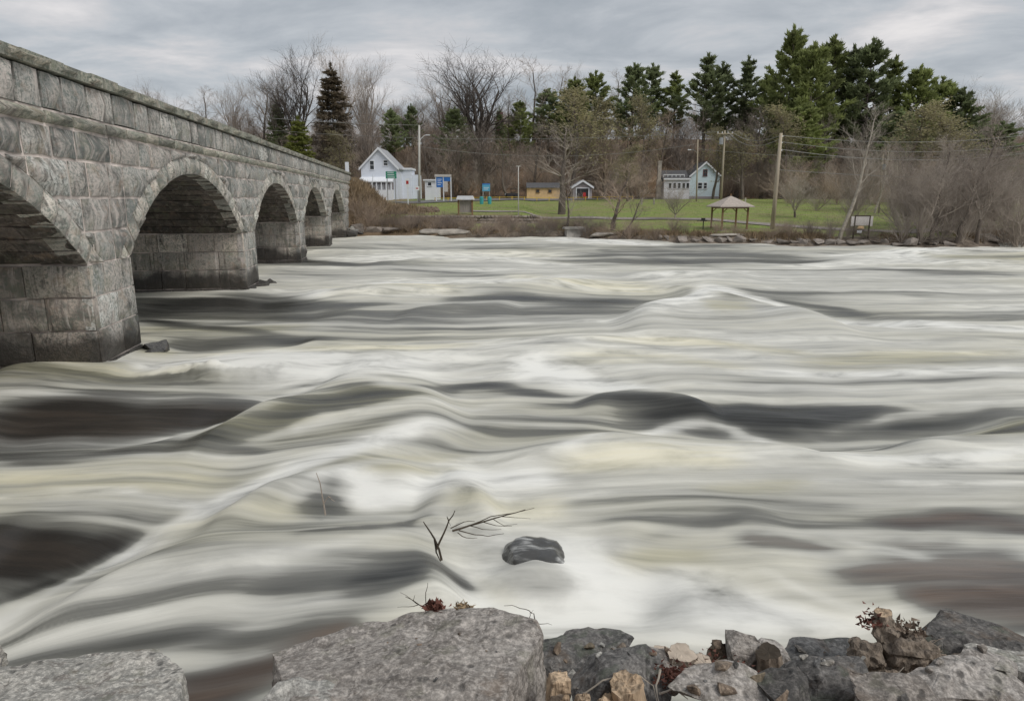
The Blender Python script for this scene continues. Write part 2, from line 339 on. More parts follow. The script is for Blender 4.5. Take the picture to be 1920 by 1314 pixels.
# ground material: grass / brown woodland floor / soil by place
m, n, b = newmat('ground_cover'); l = n.links.new
g = nd(n, 'ShaderNodeNewGeometry'); P = g.outputs['Position']; sp = nd(n, 'ShaderNodeSeparateXYZ'); l(P, sp.inputs[0])
n1 = noi(n, P, .18, 6, .6); n2 = noi(n, P, 1.6, 6, .7); n3 = noi(n, mapped(n, P, (.3, 1.6, 1)), .55, 5, .65)
grass = mixc(n, rng_(n, n2, .35, .65), (.13, .19, .035), (.22, .275, .06))
grass = mixc(n, mth(n, 'MULTIPLY', rng_(n, n3, .44, .58), .8), grass, (.22, .185, .095))
wood = mixc(n, rng_(n, n2, .35, .65), (.11, .075, .05), (.20, .13, .075))
wood = mixc(n, rng_(n, n1, .48, .6), wood, (.22, .135, .075))
soil = mixc(n, rng_(n, n2, .35, .65), (.09, .07, .055), (.22, .18, .14))
yy = mth(n, 'ADD', sp.outputs[1], mth(n, 'MULTIPLY', n2, 9))
col = mixc(n, rng_(n, yy, 132, 137), grass, wood)
zz = mth(n, 'ADD', sp.outputs[2], mth(n, 'MULTIPLY', n2, -.5))
col = mixc(n, rng_(n, zz, .30, .55, 1, 0), col, soil)
# left bank and embankment are dead grass
lx = mth(n, 'MULTIPLY', rng_(n, sp.outputs[0], -3, -10, 0, 1), rng_(n, sp.outputs[1], 82.5, 80, 0, 1))
col = mixc(n, lx, col, mixc(n, n2, (.12, .085, .055), (.26, .19, .12)))
lx2 = rng_(n, mth(n, 'ADD', sp.outputs[0], mth(n, 'MULTIPLY', sp.outputs[1], .05)), -9.5, -12.5, 0, 1)
col = mixc(n, mth(n, 'MULTIPLY', lx2, .8), col, mixc(n, n2, (.12, .085, .055), (.26, .19, .12)))
col = mixc(n, rng_(n, sp.outputs[1], 30, 20), col, (.09, .075, .062))
l(col, b.inputs['Base Color']); b.inputs['Roughness'].default_value = .97
bp = nd(n, 'ShaderNodeBump'); bp.inputs['Strength'].default_value = .5; bp.inputs['Distance'].default_value = .15; l(n2, bp.inputs['Height']); l(bp.outputs[0], b.inputs['Normal'])
M['ground'] = m
xs = np.concatenate([-np.geomspace(700, 60, 40), np.arange(-59, 66, .55), np.geomspace(66, 700, 40)])
ys = np.concatenate([np.arange(54, 140, .4), np.arange(140, 215, 1.5), np.geomspace(216, 1400, 40)])
tag(link('terrain', grid_mesh('terrain', xs, ys, terr), M['ground']), kind='structure')
ys2 = np.concatenate([-np.geomspace(500, 3, 25), np.arange(-2.8, 7.5, .12), np.arange(8, 54.1, 1.5)])
xs2 = np.concatenate([-np.geomspace(700, 8, 30), np.arange(-7.8, 8, .12), np.geomspace(8.1, 700, 30)])
M['soil'] = plain('bank_soil', (.13, .10, .08), .95, .5, 14, bump=.8)
tag(link('river_bank', grid_mesh('river_bank', xs2, ys2, terr), M['soil']), kind='structure')
# ------------------------------------------------------------------ river surface
def chart(pts):     # marks plotted on a survey sheet of the river -> metres on the mean water plane
    out = []
    for p in pts:
        x, y = gp(p[0], p[1]); hf = abs(gp(p[0], max(p[1]-p[2], 386))[1]-y); hn = abs(gp(p[0], p[1]+(p[3] if len(p) > 3 else p[2]))[1]-y)
        out.append((x, y, max(hf, .05), max(hn, .05)))
    return np.array(out)
def smooth_line(c):
    c = c[np.argsort(c[:, 0])]
    if len(c) < 3: return c
    x = c[:, 0]; xx = np.linspace(x[0], x[-1], 48); o = [xx]
    for k in range(1, c.shape[1]):
        y = c[:, k]; d = np.diff(y)/np.maximum(np.diff(x), 1e-3); m_ = np.concatenate([[d[0]], np.where(d[:-1]*d[1:] > 0, 2*d[:-1]*d[1:]/(d[:-1]+d[1:]+1e-9), 0), [d[-1]]])
        if k == 1: m_[1:-1] = (d[:-1]+d[1:])/2
        i = np.clip(np.searchsorted(x, xx)-1, 0, len(x)-2); h = x[i+1]-x[i]; t = (xx-x[i])/np.maximum(h, 1e-3)
        o.append((2*t**3-3*t**2+1)*y[i]+(t**3-2*t**2+t)*h*m_[i]+(-2*t**3+3*t**2)*y[i+1]+(t**3-t**2)*h*m_[i+1])
    c = np.stack(o, 1); c[:, 2:] = np.maximum(c[:, 2:], .03); return c
def stroke(X, Y, c, soft=1.4):
    c = smooth_line(c); x = c[:, 0]
    ys = np.interp(X, x, c[:, 1]); hf = np.interp(X, x, c[:, 2]); hn = np.interp(X, x, c[:, 3])
    d = Y-ys; h = np.where(d > 0, hf, hn); sl = max(.6, .38*(x[-1]-x[0]))
    e = np.clip((X-(x[0]-.35*sl))/sl, 0, 1)*np.clip(((x[-1]+.35*sl)-X)/sl, 0, 1); e = e*e*(3-2*e); e = e*(2-e)
    return np.exp(-(np.abs(d)/h)**(2*soft))*e, d, ys, h
HS = [ # height (m), plotted crest line
 (-.30, [(-60,800,40,34),(120,795,40,34),(300,790,34,26),(430,772,20,16)]),
 (.16, [(-60,740,20,20),(250,738,16,18),(480,745,10,16)]),
 (.34, [(400,815,24,30),(540,770,34,40),(640,740,44,54),(740,745,38,50),(840,770,24,34)]),
 (.28, [(240,700,20,16),(420,690,26,22),(620,680,26,26),(900,668,24,26),(1150,640,20,26)]),
 (.24, [(0,690,20,24),(120,690,20,24),(240,695,16,16)]),
 (-.22, [(300,640,9,9),(430,640,9,9),(560,635,8,8)]),
 (-.32, [(240,575,16,12),(420,575,16,12),(620,577,10,10)]),
 (.30, [(560,556,10,10),(700,548,12,12),(900,540,10,12),(1100,530,8,10)]),
 (.25, [(760,585,10,14),(860,578,12,14),(960,572,10,14)]),
 (.62, [(1180,600,12,20),(1290,580,18,30),(1360,572,24,40),(1420,582,18,34),(1540,600,12,26)]),
 (-.22, [(1420,585,10,8),(1560,590,12,10),(1700,600,10,10)]),
 (.22, [(700,492,5,5),(850,486,5,6),(980,494,5,6)]),
 (.25, [(1180,516,5,6),(1290,512,6,8),(1400,518,5,6)]),
 (.30, [(1560,488,5,6),(1700,478,6,7),(1800,474,6,7),(1920,478,6,7),(2100,480,6,7)]),
 (.22, [(1780,494,4,5),(1880,492,6,7),(2000,498,5,5)]),
 (-.30, [(1180,790,24,28),(1400,795,26,34),(1640,790,24,30),(1860,780,20,24)]),
 (.22, [(1100,748,12,16),(1220,742,14,18),(1330,756,12,14)]),
 (.20, [(960,850,26,30),(1150,822,26,34),(1280,812,28,36),(1420,830,26,34),(1560,860,18,24)]),
 (.20, [(1700,830,22,26),(1850,810,22,30),(2000,800,24,30)]),
 (.26, [(420,960,30,36),(560,915,36,40),(680,895,40,44),(790,905,30,34)]),
 (.20, [(100,1140,40,44),(300,1060,44,50),(560,1030,44,50),(780,1010,36,44)]),
 (-.16, [(-40,1020,60,50),(120,1030,60,50),(260,1010,40,30)]),
 (.22, [(800,940,40,40),(860,930,44,40),(930,960,30,30)]),
 (-.22, [(860,1060,50,50),(960,1110,60,60),(1100,1120,60,60),(1250,1100,50,50)]),
 (.10, [(1150,980,30,30),(1300,960,30,34),(1450,960,30,30)]),
]
HC = [(a, chart(p)) for a, p in HS]
def wheight(X, Y, detail=True):
    z = np.zeros_like(X)
    for a, c in HC: z = z + a*stroke(X, Y, c, 1.0)[0]
    k = sst(4.5, 9, Y)
    z = z + k*.26*(fbm(X*.13+3, Y*.33, 31, 3)-.5) + .10*(fbm(X*.5, Y*1.0+X*.1, 37, 3)-.5)*sst(4.3, 7, Y)
    z = z + sst(35, 55, Y)*.5*(fbm(X*.09, Y*.28, 41, 3)-.5)
    for sx_, sy_, sw_, sd_ in ((-7.1, 15.3, 1.3, .30), (-.75, 7.9, .5, .14)):
        g0 = np.exp(-((X-sx_)/sw_)**2-((Y-sy_)/(.3*sw_))**2); z = z + g0*sd_*(.3+1.2*np.abs(fbm(X*3.3, Y*4, 71, 3)-.35))
    z = z + .24*sst(.30, -.22, X-(-.95+(7.2-Y)*.42))*np.exp(-((Y-6.4)/1.0)**2)*sst(-4.2, -1.8, X)
    z = z + .20*np.exp(-((X-.28)/.48)**2-((Y-6.9)/.30)**2)
    z = z - .1
    return z
def chart2(pts):    # same marks, settled onto the wavy surface
    c = []
    for p in pts:
        z = 0.0
        for _ in range(6):
            x, y = gp(p[0], p[1], z); zn = float(wheight(np.array([x]), np.array([y]))[0]); z = .5*z+.5*zn
        y1 = gp(p[0], max(p[1]-p[2], 384), z)[1]; y2 = gp(p[0], p[1]+(p[3] if len(p) > 3 else p[2]), z)[1]
        c.append((x, y, max(abs(y1-y), .04), max(abs(y2-y), .04)))
    return np.array(c)
# foam marks: (foam 0..1, opacity, points(x,y,far half width,near half width), tint)   tint: 0 none, 1 tannin yellow, 2 brown bed
FM = [
 (.72,.9,[(250,700,50,30),(600,690,44,44),(900,680,60,40),(1200,660,60,50),(1500,660,40,50),(1950,665,40,60)],0),
 (.70,.8,[(560,900,50,60),(800,900,60,70),(1000,900,60,60),(1300,880,50,60),(1600,890,40,40),(1950,900,30,40)],0),
 (.95,.97,[(850,1080,90,120),(1000,1080,110,120),(1150,1110,90,100),(1300,1130,70,80),(1450,1150,40,50),(1600,1170,20,30)],0),
 (.30,.75,[(1080,478,8,8),(1250,476,10,10),(1400,480,12,10),(1560,488,8,10)],0),
 (.42,.7,[(620,458,10,10),(760,462,8,8),(900,466,8,8)],0),
 (.95,.8,[(1030,450,3,4),(1130,450,4,4),(1240,458,4,4)],0),
 (.88,.9,[(620,490,6,4),(740,484,7,6),(880,482,8,7),(1000,492,6,6),(1080,498,4,4)],0),
 (.05,.9,[(478,489,4,5),(560,490,4,5),(640,494,3,4),(700,500,2,2)],0),
 (.40,.8,[(620,496,4,4),(760,502,5,6),(900,514,4,6),(960,513,3,4)],0),
 (.52,.8,[(500,515,16,16),(620,520,14,12),(720,515,6,8)],0),
 (.30,.6,[(1130,470,4,4),(1250,488,5,4),(1340,500,4,4)],0),
 (.85,.8,[(1200,520,6,8),(1290,508,5,8),(1380,512,5,8),(1480,524,5,7)],0),
 (.80,.7,[(960,520,8,8),(1100,528,10,10),(1240,540,10,12)],1),
 (.95,.95,[(500,552,4,8),(590,547,6,10),(680,536,10,12),(820,532,10,10),(960,528,9,8),(1080,520,6,6)],0),
 (.85,.6,[(620,540,5,6),(720,536,6,6),(860,540,5,6)],1),
 (.02,1,[(235,573,12,12),(400,572,13,13),(520,575,11,11),(620,577,6,7),(740,569,2,3)],0),
 (.50,.85,[(560,592,10,16),(800,590,10,20),(1000,592,14,20),(1150,586,12,14),(1250,575,8,8)],0),
 (.12,.85,[(850,560,5,8),(960,560,9,7),(1080,564,7,7),(1200,566,4,5)],0),
 (.52,.7,[(260,612,10,14),(420,618,10,14),(560,612,8,10)],1),
 (.18,.7,[(262,598,3,4),(380,612,4,5),(520,625,3,4)],0),
 (.20,.8,[(300,640,5,6),(400,648,8,8),(500,636,6,6),(620,636,5,5)],0),
 (.55,.8,[(270,655,10,10),(330,662,10,10)],1),
 (.56,.8,[(1450,540,40,30),(1650,540,50,30),(1920,540,60,40)],0),
 (.25,.8,[(1440,562,4,5),(1520,572,7,7),(1620,588,6,6)],0),
 (.22,.5,[(1560,500,4,5),(1700,508,5,6),(1900,515,5,6)],0),
 (1.0,.95,[(1200,580,3,6),(1300,555,6,12),(1370,545,10,16),(1430,562,10,14),(1520,590,6,10),(1680,606,4,8),(1860,614,3,8),(1980,618,3,8)],0),
 (.60,.7,[(1320,566,4,10),(1400,570,4,10)],1),
 (.75,.8,[(1100,632,4,6),(1300,640,6,8),(1420,652,6,8),(1540,664,4,5)],1),
 (.58,.75,[(1500,680,10,14),(1700,668,12,14),(1900,660,8,10)],1),
 (.62,.6,[(1050,668,6,10),(1250,672,8,10),(1400,690,8,8)],1),
 (.95,.7,[(1420,700,6,10),(1650,702,8,12),(1920,690,8,14)],0),
 (.55,.6,[(1350,720,6,8),(1650,722,8,8),(1900,714,6,8)],0),
 (.98,.8,[(260,690,16,12),(320,690,22,10),(440,672,18,26),(600,690,14,18),(800,690,14,22)],0),
 (.88,.8,[(400,662,10,12),(520,655,10,12),(700,652,10,12),(880,648,8,10)],1),
 (1.0,.9,[(960,690,20,20),(1060,705,22,24),(1150,725,20,18),(1230,728,10,8)],0),
 (.55,.85,[(-60,690,16,20),(100,690,18,20),(250,705,10,14),(420,712,6,8)],1),
 (.40,.6,[(-60,722,6,6),(200,722,6,6),(420,728,5,5)],0),
 (.72,.8,[(-60,738,8,8),(200,742,8,7),(430,744,8,6),(540,740,4,4)],0),
 (.0,1,[(-80,796,38,34),(100,793,36,36),(260,790,28,34),(380,778,22,24),(500,754,4,8)],2),
 (.22,.9,[(330,838,10,8),(480,800,20,18),(600,765,28,24),(700,745,22,20),(780,742,8,10)],1),
 (.85,.85,[(170,845,3,6),(330,812,4,7),(440,782,5,7),(530,742,6,7),(610,718,6,7),(690,708,8,8),(760,722,5,7),(860,742,4,5)],0),
 (.80,.8,[(430,840,5,8),(560,800,6,10),(700,765,6,10),(800,748,5,8),(960,758,5,8)],0),
 (.22,.85,[(780,722,4,6),(900,722,7,8),(1000,735,8,8),(1070,745,3,3)],0),
 (.10,.95,[(1060,758,4,6),(1200,744,6,14),(1290,755,8,16),(1450,768,7,26),(1650,770,6,26),(1850,764,4,12)],0),
 (.15,.9,[(1200,778,8,14),(1380,792,14,22),(1560,800,16,20),(1700,785,14,12)],0),
 (.25,.8,[(1780,815,10,14),(1900,800,12,18),(2000,795,12,18)],1),
 (.70,.8,[(1560,815,4,8),(1700,775,5,8),(1860,755,5,8),(1960,755,5,8)],0),
 (.50,.7,[(700,820,18,20),(900,790,16,18),(1100,790,12,16)],0),
 (.92,.8,[(1030,845,3,8),(1120,818,4,9),(1230,804,4,9),(1370,806,4,9),(1470,830,4,9),(1600,850,5,10),(1780,850,5,8),(1940,838,5,8)],0),
 (.50,.7,[(1500,812,6,10),(1600,835,4,6),(1750,835,5,6)],0),
 (.72,.7,[(1050,870,14,22),(1200,850,14,24),(1380,852,14,20)],1),
 (.62,.6,[(1320,920,6,10),(1420,915,8,8),(1520,905,6,8)],1),
 (.30,.85,[(-60,856,14,14),(120,858,12,12),(280,838,8,8)],0),
 (.35,.7,[(200,845,6,8),(350,835,6,8),(520,850,8,8)],0),
 (.50,.7,[(420,880,10,12),(560,850,10,14),(700,820,10,12)],0),
 (.72,.85,[(-60,905,10,16),(120,895,16,20),(280,885,18,26),(420,905,18,20)],1),
 (.95,.7,[(120,912,3,8),(230,915,4,7),(340,942,4,8),(420,950,4,6)],0),
 (.55,.85,[(60,950,12,18),(220,955,14,20),(340,975,14,14)],0),
 (.05,.97,[(-80,1015,44,70),(60,1020,34,66),(160,1035,40,44),(250,1010,18,10)],2),
 (.16,.9,[(-80,1120,40,30),(40,1115,40,20),(140,1070,30,16)],0),
 (.92,.95,[(-60,1185,16,40),(60,1130,18,50),(160,1070,20,60),(280,1010,24,66),(400,948,26,70),(520,890,24,60),(620,850,18,40),(720,815,10,20),(860,800,8,14)],0),
 (.72,.7,[(300,1000,20,30),(460,970,20,30),(600,950,20,26)],1),
 (1.0,.9,[(560,910,20,20),(650,890,24,26),(720,930,20,22),(820,900,24,30)],0),
 (.45,.6,[(660,860,8,12),(780,860,10,12),(880,855,8,8)],1),
 (.66,.8,[(680,885,8,8),(780,882,12,10),(860,880,6,6)],1),
 (1.0,.9,[(800,900,20,30),(860,890,24,30),(950,905,20,30),(1050,900,10,20)],0),
 (.34,.85,[(560,940,10,12),(608,940,24,16),(650,945,10,12)],0),
 (.58,.85,[(60,1180,30,40),(250,1120,40,60),(400,1080,50,60),(560,1060,50,60),(700,1050,30,50)],0),
 (.40,.8,[(480,1110,30,60),(620,1080,36,60),(760,1050,30,50),(830,1040,20,30)],0),
 (.80,.8,[(60,1160,6,12),(240,1075,8,14),(420,1045,8,14),(620,1020,6,12),(800,985,5,8)],0),
 (.24,.7,[(560,1000,5,6),(700,985,5,7),(810,965,5,6)],0),
 (.14,.8,[(640,1110,30,30),(740,1080,36,40),(815,1060,24,30)],0),
 (.68,.7,[(400,1130,5,8),(600,1110,5,8),(760,1085,4,6)],0),
 (.36,.88,[(-40,1235,24,30),(120,1205,30,40),(300,1180,34,50),(500,1160,36,50),(700,1130,30,40)],0),
 (.60,.7,[(200,1235,6,8),(380,1195,6,9),(560,1155,5,8)],0),
 (.10,.97,[(300,1310,50,60),(400,1285,50,70),(480,1255,36,60),(560,1215,26,40),(660,1175,16,20)],3),
 (.04,.9,[(810,1060,10,10),(850,1085,14,12),(900,1108,10,6)],2),
 (.80,.8,[(900,1100,16,16),(960,1130,16,16)],1),
 (.55,.7,[(930,1040,16,30),(990,1060,20,40),(1050,1090,16,30)],0),
 (.88,.6,[(840,930,16,20),(950,960,16,16),(1060,950,20,20)],1),
 (.50,.85,[(1120,970,6,8),(1280,975,10,14),(1400,968,12,14),(1500,980,10,12)],0),
 (.40,.7,[(1200,1010,5,6),(1330,992,8,6),(1420,970,5,5)],0),
 (.25,.9,[(1380,1010,8,12),(1480,1018,12,16),(1580,1035,10,12)],3),
 (.20,.92,[(1640,975,10,14),(1760,970,14,16),(1950,985,16,20)],3),
 (.14,.95,[(1560,1070,14,26),(1680,1062,26,40),(1800,1060,36,60),(1960,1060,50,90)],3),
 (.25,.8,[(1540,1010,6,8),(1660,1018,8,10),(1800,1015,8,10)],3),
 (.12,.95,[(1700,1120,20,20),(1850,1120,30,50),(1980,1120,30,60)],3),
 (.50,.8,[(1150,1040,10,14),(1230,1040,12,18),(1330,1045,10,14)],1),
 (.72,.8,[(1560,1005,4,6),(1660,1030,5,8),(1750,1045,3,4)],0),
 (.80,.7,[(1440,1070,6,10),(1560,1120,6,12),(1680,1140,5,10)],0),
 (.70,.6,[(1500,940,8,10),(1700,925,8,12),(1920,920,10,14)],0),
 (1.0,.92,[(262,690,12,10),(340,684,22,12),(430,670,20,18),(520,664,16,16),(640,668,10,12)],0),
 (.62,.8,[(930,1030,14,20),(1000,1045,16,30),(1060,1070,14,26)],0),
 (.97,.92,[(1560,480,4,7),(1690,472,5,7),(1800,468,5,6),(1920,472,5,7),(2100,474,5,7)],0),
 (.90,.9,[(1590,478,3,6),(1690,470,4,6),(1760,466,4,5),(1900,468,4,6),(2100,470,4,6)],0),
 (.55,.8,[(1740,478,3,4),(1790,482,3,4),(1880,482,4,5),(1960,480,4,4)],1),
 (.88,.8,[(1480,500,3,4),(1620,488,3,5),(1760,490,3,5),(1940,500,3,4)],0),
]
NC, NR = 700, 560
uu = np.linspace(-1, 1, NC); uu = 1.15*uu + 1.6*uu**5
yr = np.concatenate([np.linspace(3.6, 4.3, 8)[:-1], np.geomspace(4.3, 100, NR-7)])
Yg, Ug = np.meshgrid(yr, uu, indexing='ij'); Xg = Ug*(Yg*.95+1.2)
Zg = wheight(Xg, Yg)
foam = .61+.22*(fbm(Xg*.12, Yg*.5, 51, 4)-.5)-sst(32, 50, Yg)*(.10+.6*(fbm(Xg*.06, Yg*.22, 53, 4)-.5)); tint = .34+.6*(fbm(Xg*.1, Yg*.35, 57, 3)-.5); brown = np.zeros_like(foam); num = np.zeros_like(foam); den = np.full_like(foam, .30)
edge = np.exp(-((0)/1.0))
wob = .45*(fbm(Xg*.35, Yg*.9, 61, 4)-.5)+.55*(fbm(Xg*.8+4, Yg*2.1, 67, 5, .6)-.5)*sst(22, 8, Yg)
for v, a, p, t in FM:
    c = chart2(p); w, d, ysn, h = stroke(Xg, Yg+wob*np.minimum(1, Yg/12), c, 1.25)
    w2 = np.exp(-(d/(2.2*h+.15))**2); w2 = np.where((Xg > c[:, 0].min()-1.5) & (Xg < c[:, 0].max()+1.5), w2, 0)*w**.0*np.minimum(1, w*3+.0)
    num += w2*(ysn-c[:, 1].mean()); den += w2
    k = a*w; foam = foam*(1-k)+v*k
    tint = tint*(1-k)+(1.0 if t == 1 else 0.0 if v > .9 or t > 1 else .15)*k
    brown = brown*(1-k)+(1.0 if t == 3 else .22 if t == 2 else 0.0)*k
def blur(A, k):
    for _ in range(k):
        A = np.pad(A, 1, mode='edge'); A = (A[:-2, 1:-1]+2*A[1:-1, 1:-1]+A[2:, 1:-1])/4; A = np.pad(A, ((0, 0), (1, 1)), mode='edge'); A = (A[:, :-2]+2*A[:, 1:-1]+A[:, 2:])/4
    return A
def blur_w(A, s):
    k = np.exp(-.5*(np.arange(-3*s, 3*s+1)/s)**2); k /= k.sum()
    A = np.apply_along_axis(lambda v: np.convolve(np.pad(v, 3*s, mode='edge'), k, 'valid'), 0, A); return np.apply_along_axis(lambda v: np.convolve(np.pad(v, 3*s, mode='edge'), k, 'valid'), 1, A)
foam = blur(foam, 3); tint = blur(tint, 6); brown = blur(brown, 6)
psi = Yg-blur_w(num/den, 9)
# long soft threads of foam and dark water running with the current
q = np.random.default_rng(404); thr = np.zeros_like(foam); rel = np.zeros_like(foam)
for i in range(1700):
    y0 = math.exp(q.uniform(math.log(4.6), math.log(75))); ln = q.uniform(.9, 3.2)*(y0**.75)*.55; x0 = q.uniform(-.95, .95)*(y0+2); w = .0042*y0**1.28*math.exp(q.normal(0, .6)); sg = q.choice([-1, 1]); w = max(w, .0135*y0); a = q.uniform(.02, .085)
    r0, r1 = np.searchsorted(yr, (y0-6*w-2.5, y0+6*w+2.5)); sl = slice(r0, r1); u = (Xg[sl]-x0)/ln; m_ = np.abs(u) < 1
    if not m_.any(): continue
    d = psi[sl]-y0-.06*w*np.sin(u*3+i)-q.normal(0, .05)*(Xg[sl]-x0)*.5; sh = np.where(d > 0, d/(w*.55), d/(w*1.8)); g0 = np.exp(-sh**2)*np.where(m_, (1-u*u)**2, 0)
    thr[sl] += sg*a*g0; rel[sl] += sg*a*g0*min(.10, w*.22)
foam = foam+np.clip(thr, -.17, .17)*(1-.65*sst(.62, .92, foam)); Zg = Zg+np.clip(rel, -.08, .08)
gi = np.arange((NR-1+0)*NC).reshape(-1, NC)[:, :-1].ravel()
V = np.stack([Xg, Yg, Zg], -1).reshape(-1, 3)
me = mesh_np('river', V, np.stack([gi, gi+1, gi+NC+1, gi+NC], 1), True)
for nm, arr in (('foam', foam), ('tint', tint), ('bed', brown)):
    at = me.attributes.new(nm, 'FLOAT', 'POINT'); at.data.foreach_set('value', arr.ravel().astype(np.float32))
at = me.attributes.new('stream', 'FLOAT_VECTOR', 'POINT'); at.data.foreach_set('vector', np.stack([Xg, psi, 0*psi], -1).astype(np.float32).ravel())
m, n, b = newmat('silky_white_water'); l = n.links.new
def attr(nm, out='Fac'):
    a = nd(n, 'ShaderNodeAttribute'); a.attribute_name = nm; return a.outputs[out]
sv = attr('stream', 'Vector')
s1 = noi(n, mapped(n, sv, (.22, 2.2, 1)), 1, 4, .55, .08); s2 = noi(n, mapped(n, sv, (.6, 8.5, 1), (3, 1, 0)), 1, 4, .55, .1); s3 = noi(n, mapped(n, sv, (.08, .75, 1), (7, 2, 0)), 1, 4, .5, .1)
st = mth(n, 'ADD', mth(n, 'ADD', mth(n, 'MULTIPLY', s1, .44), mth(n, 'MULTIPLY', s2, .30)), mth(n, 'MULTIPLY', s3, .26))
f0 = attr('foam')
f = mth(n, 'ADD', f0, mth(n, 'MULTIPLY', mth(n, 'SUBTRACT', st, .5), rng_(n, f0, .6, .95, .9, .62)))
turb = noi(n, mapped(n, sv, (.7, 1.5, 1), (9, 4, 0)), 1, 5, .55, .6)
f = mth(n, 'ADD', f, mth(n, 'MULTIPLY', mth(n, 'MULTIPLY', mth(n, 'SUBTRACT', turb, .55), 1.5), rng_(n, f0, .55, .9)))
f = rng_(n, f, -.02, 1.04)
tn = mth(n, 'MULTIPLY', attr('tint'), rng_(n, s1, .35, .6, .55, 1))
white = mixc(n, tn, (.80, .80, .765), (.76, .71, .53))
thin = mixc(n, tn, (.27, .272, .26), (.30, .29, .20))
dark = mixc(n, attr('bed'), (.022, .023, .022), mixc(n, rng_(n, s1, .4, .6), (.075, .055, .043), (.16, .115, .085)))
c1 = mixc(n, rng_(n, f, 0, .55, 0, 1, False), dark, thin); c1 = mixc(n, rng_(n, f, .35, 1, 0, 1, False), c1, white)
l(c1, b.inputs['Base Color']); l(rng_(n, f, 0, .8, .28, .85), b.inputs['Roughness']); b.inputs['IOR'].default_value = 1.33
l(rng_(n, f, 0, .8, .5, .12), b.inputs['Specular IOR Level'])
bp = nd(n, 'ShaderNodeBump'); bp.inputs['Strength'].default_value = .35; bp.inputs['Distance'].default_value = .12; l(st, bp.inputs['Height']); l(bp.outputs[0], b.inputs['Normal'])
M['water'] = m
tag(link('river', me, m), kind='structure')
# ------------------------------------------------------------------ bridge
ANG = math.radians(7.64); LAT = 7.86; BO = (-LAT-3.8, 42.0)
ca, sa = math.cos(ANG), math.sin(ANG)
bx, by = ca*BO[0]-sa*BO[1], sa*BO[0]+ca*BO[1]
BR = empty('stone_bridge', (bx, by, 0), ANG, 'long grey limestone bridge of five arches crossing the rapids', 'bridge')
SP, CR, WID = 2.45, 4.82, 7.6
RR = (6.1**2+(CR-SP)**2)/(2*(CR-SP)); ZC = CR-RR; RO = RR+.55
ARCH = [(5.3+14.7*k, 17.5+14.7*k) for k in range(5)]; YE0, YE1 = -6.0, 84.0
ZPB, ZPT, ZCB, ZCT, ZSB = 5.86, 6.66, 6.66, 6.95, 5.54
def zin(y, r=RR):      # underside of the arch (or of the ring) above station y
    for a, b_ in ARCH:
        m_ = (a+b_)/2; d = abs(y-m_)
        if d < (6.1 if r == RR else 6.1+.55):
            return max(ZC+math.sqrt(max(0, r*r-d*d)), SP)
    return None
def BL(p): return (p[0]-BO[0]-0, p[1]-BO[1], p[2])
def stone_grid(name, P, W_, H_, nu, nv, mat, proud=.07, rough=.035, depth=.16, axis='x', seed=0, sgn=1, chip=.05, smooth=True):
    """P(u,v)->(x,y,z) on the wall face, u,v in 0..1; N = outward direction."""
    r = random.Random(seed); N = {'x': (1, 0, 0), '-y': (0, -1, 0), 'y': (0, 1, 0)}.get(axis, axis)
    V = []; ou, ov = r.random()*50, r.random()*50; tw = [(r.random()-.5)*.07 for _ in range(3)]
    for j in range(nv+1):
        for i in range(nu+1):
            u, v = i/nu, j/nv; p = P(u, v); Nn = N(u, v) if callable(N) else N
            e = min(u*W_, (1-u)*W_, v*H_, (1-v)*H_)
            k = min(1, e/.15); k = k*k*(3-2*k); bulge = proud*(k*.85+.15) + rough*1.1*(mnoise.noise((ou+u*W_*2.3, ov+v*H_*2.3, 0)))*k + (tw[0]+tw[1]*(u-.5)*2+tw[2]*(v-.5)*2)*k*.8
            jx = (mnoise.noise((ou+u*W_*3, 9, ov+v*3)))*chip*(1 if 0 < j < nv else .6)
            jz = mnoise.noise((ou+u*W_*2.5+7, ov+v*2, 5))*chip
            V.append((p[0]+Nn[0]*bulge, p[1]+Nn[1]*bulge+(jx*1.0 if axis == 'x' else 0), p[2]+Nn[2]*bulge+jz*.8))
    F = [(j*(nu+1)+i, j*(nu+1)+i+1, (j+1)*(nu+1)+i+1, (j+1)*(nu+1)+i) for j in range(nv) for i in range(nu)]
    nf = len(F)
    ring = [(i, 0) for i in range(nu)]+[(nu, j) for j in range(nv)]+[(i, nv) for i in range(nu, 0, -1)]+[(0, j) for j in range(nv, 0, -1)]
    b0 = len(V)
    for i, j in ring:
        V.append(V[j*(nu+1)+i])
    for i, j in ring:
        p = P(i/nu, j/nv); Nn = N(i/nu, j/nv) if callable(N) else N
        V.append(tuple(p[k]-Nn[k]*depth for k in range(3)))
    q = len(ring)
    for k in range(q): F.append((b0+k, b0+(k+1) % q, b0+q+(k+1) % q, b0+q+k)[::-1])
    V = [(v[0]-BO[0], v[1]-BO[1], v[2]) for v in V]
    me = bpy.data.meshes.new(name); me.from_pydata(V, [], F)
    me.polygons.foreach_set('use_smooth', [smooth]*nf+[False]*q)
    me.update()
    if axis in ('-y',) or sgn < 0: me.flip_normals()
    return link(name, me, mat, BR)
XF = -LAT
def res(y, w):   # subdivisions by nearness
    d = math.hypot(y, LAT); px = 680*w*math.sin(math.atan2(LAT, y))/d if y > 0 else 60*w
    return max(2, min(7, int(px/6)))
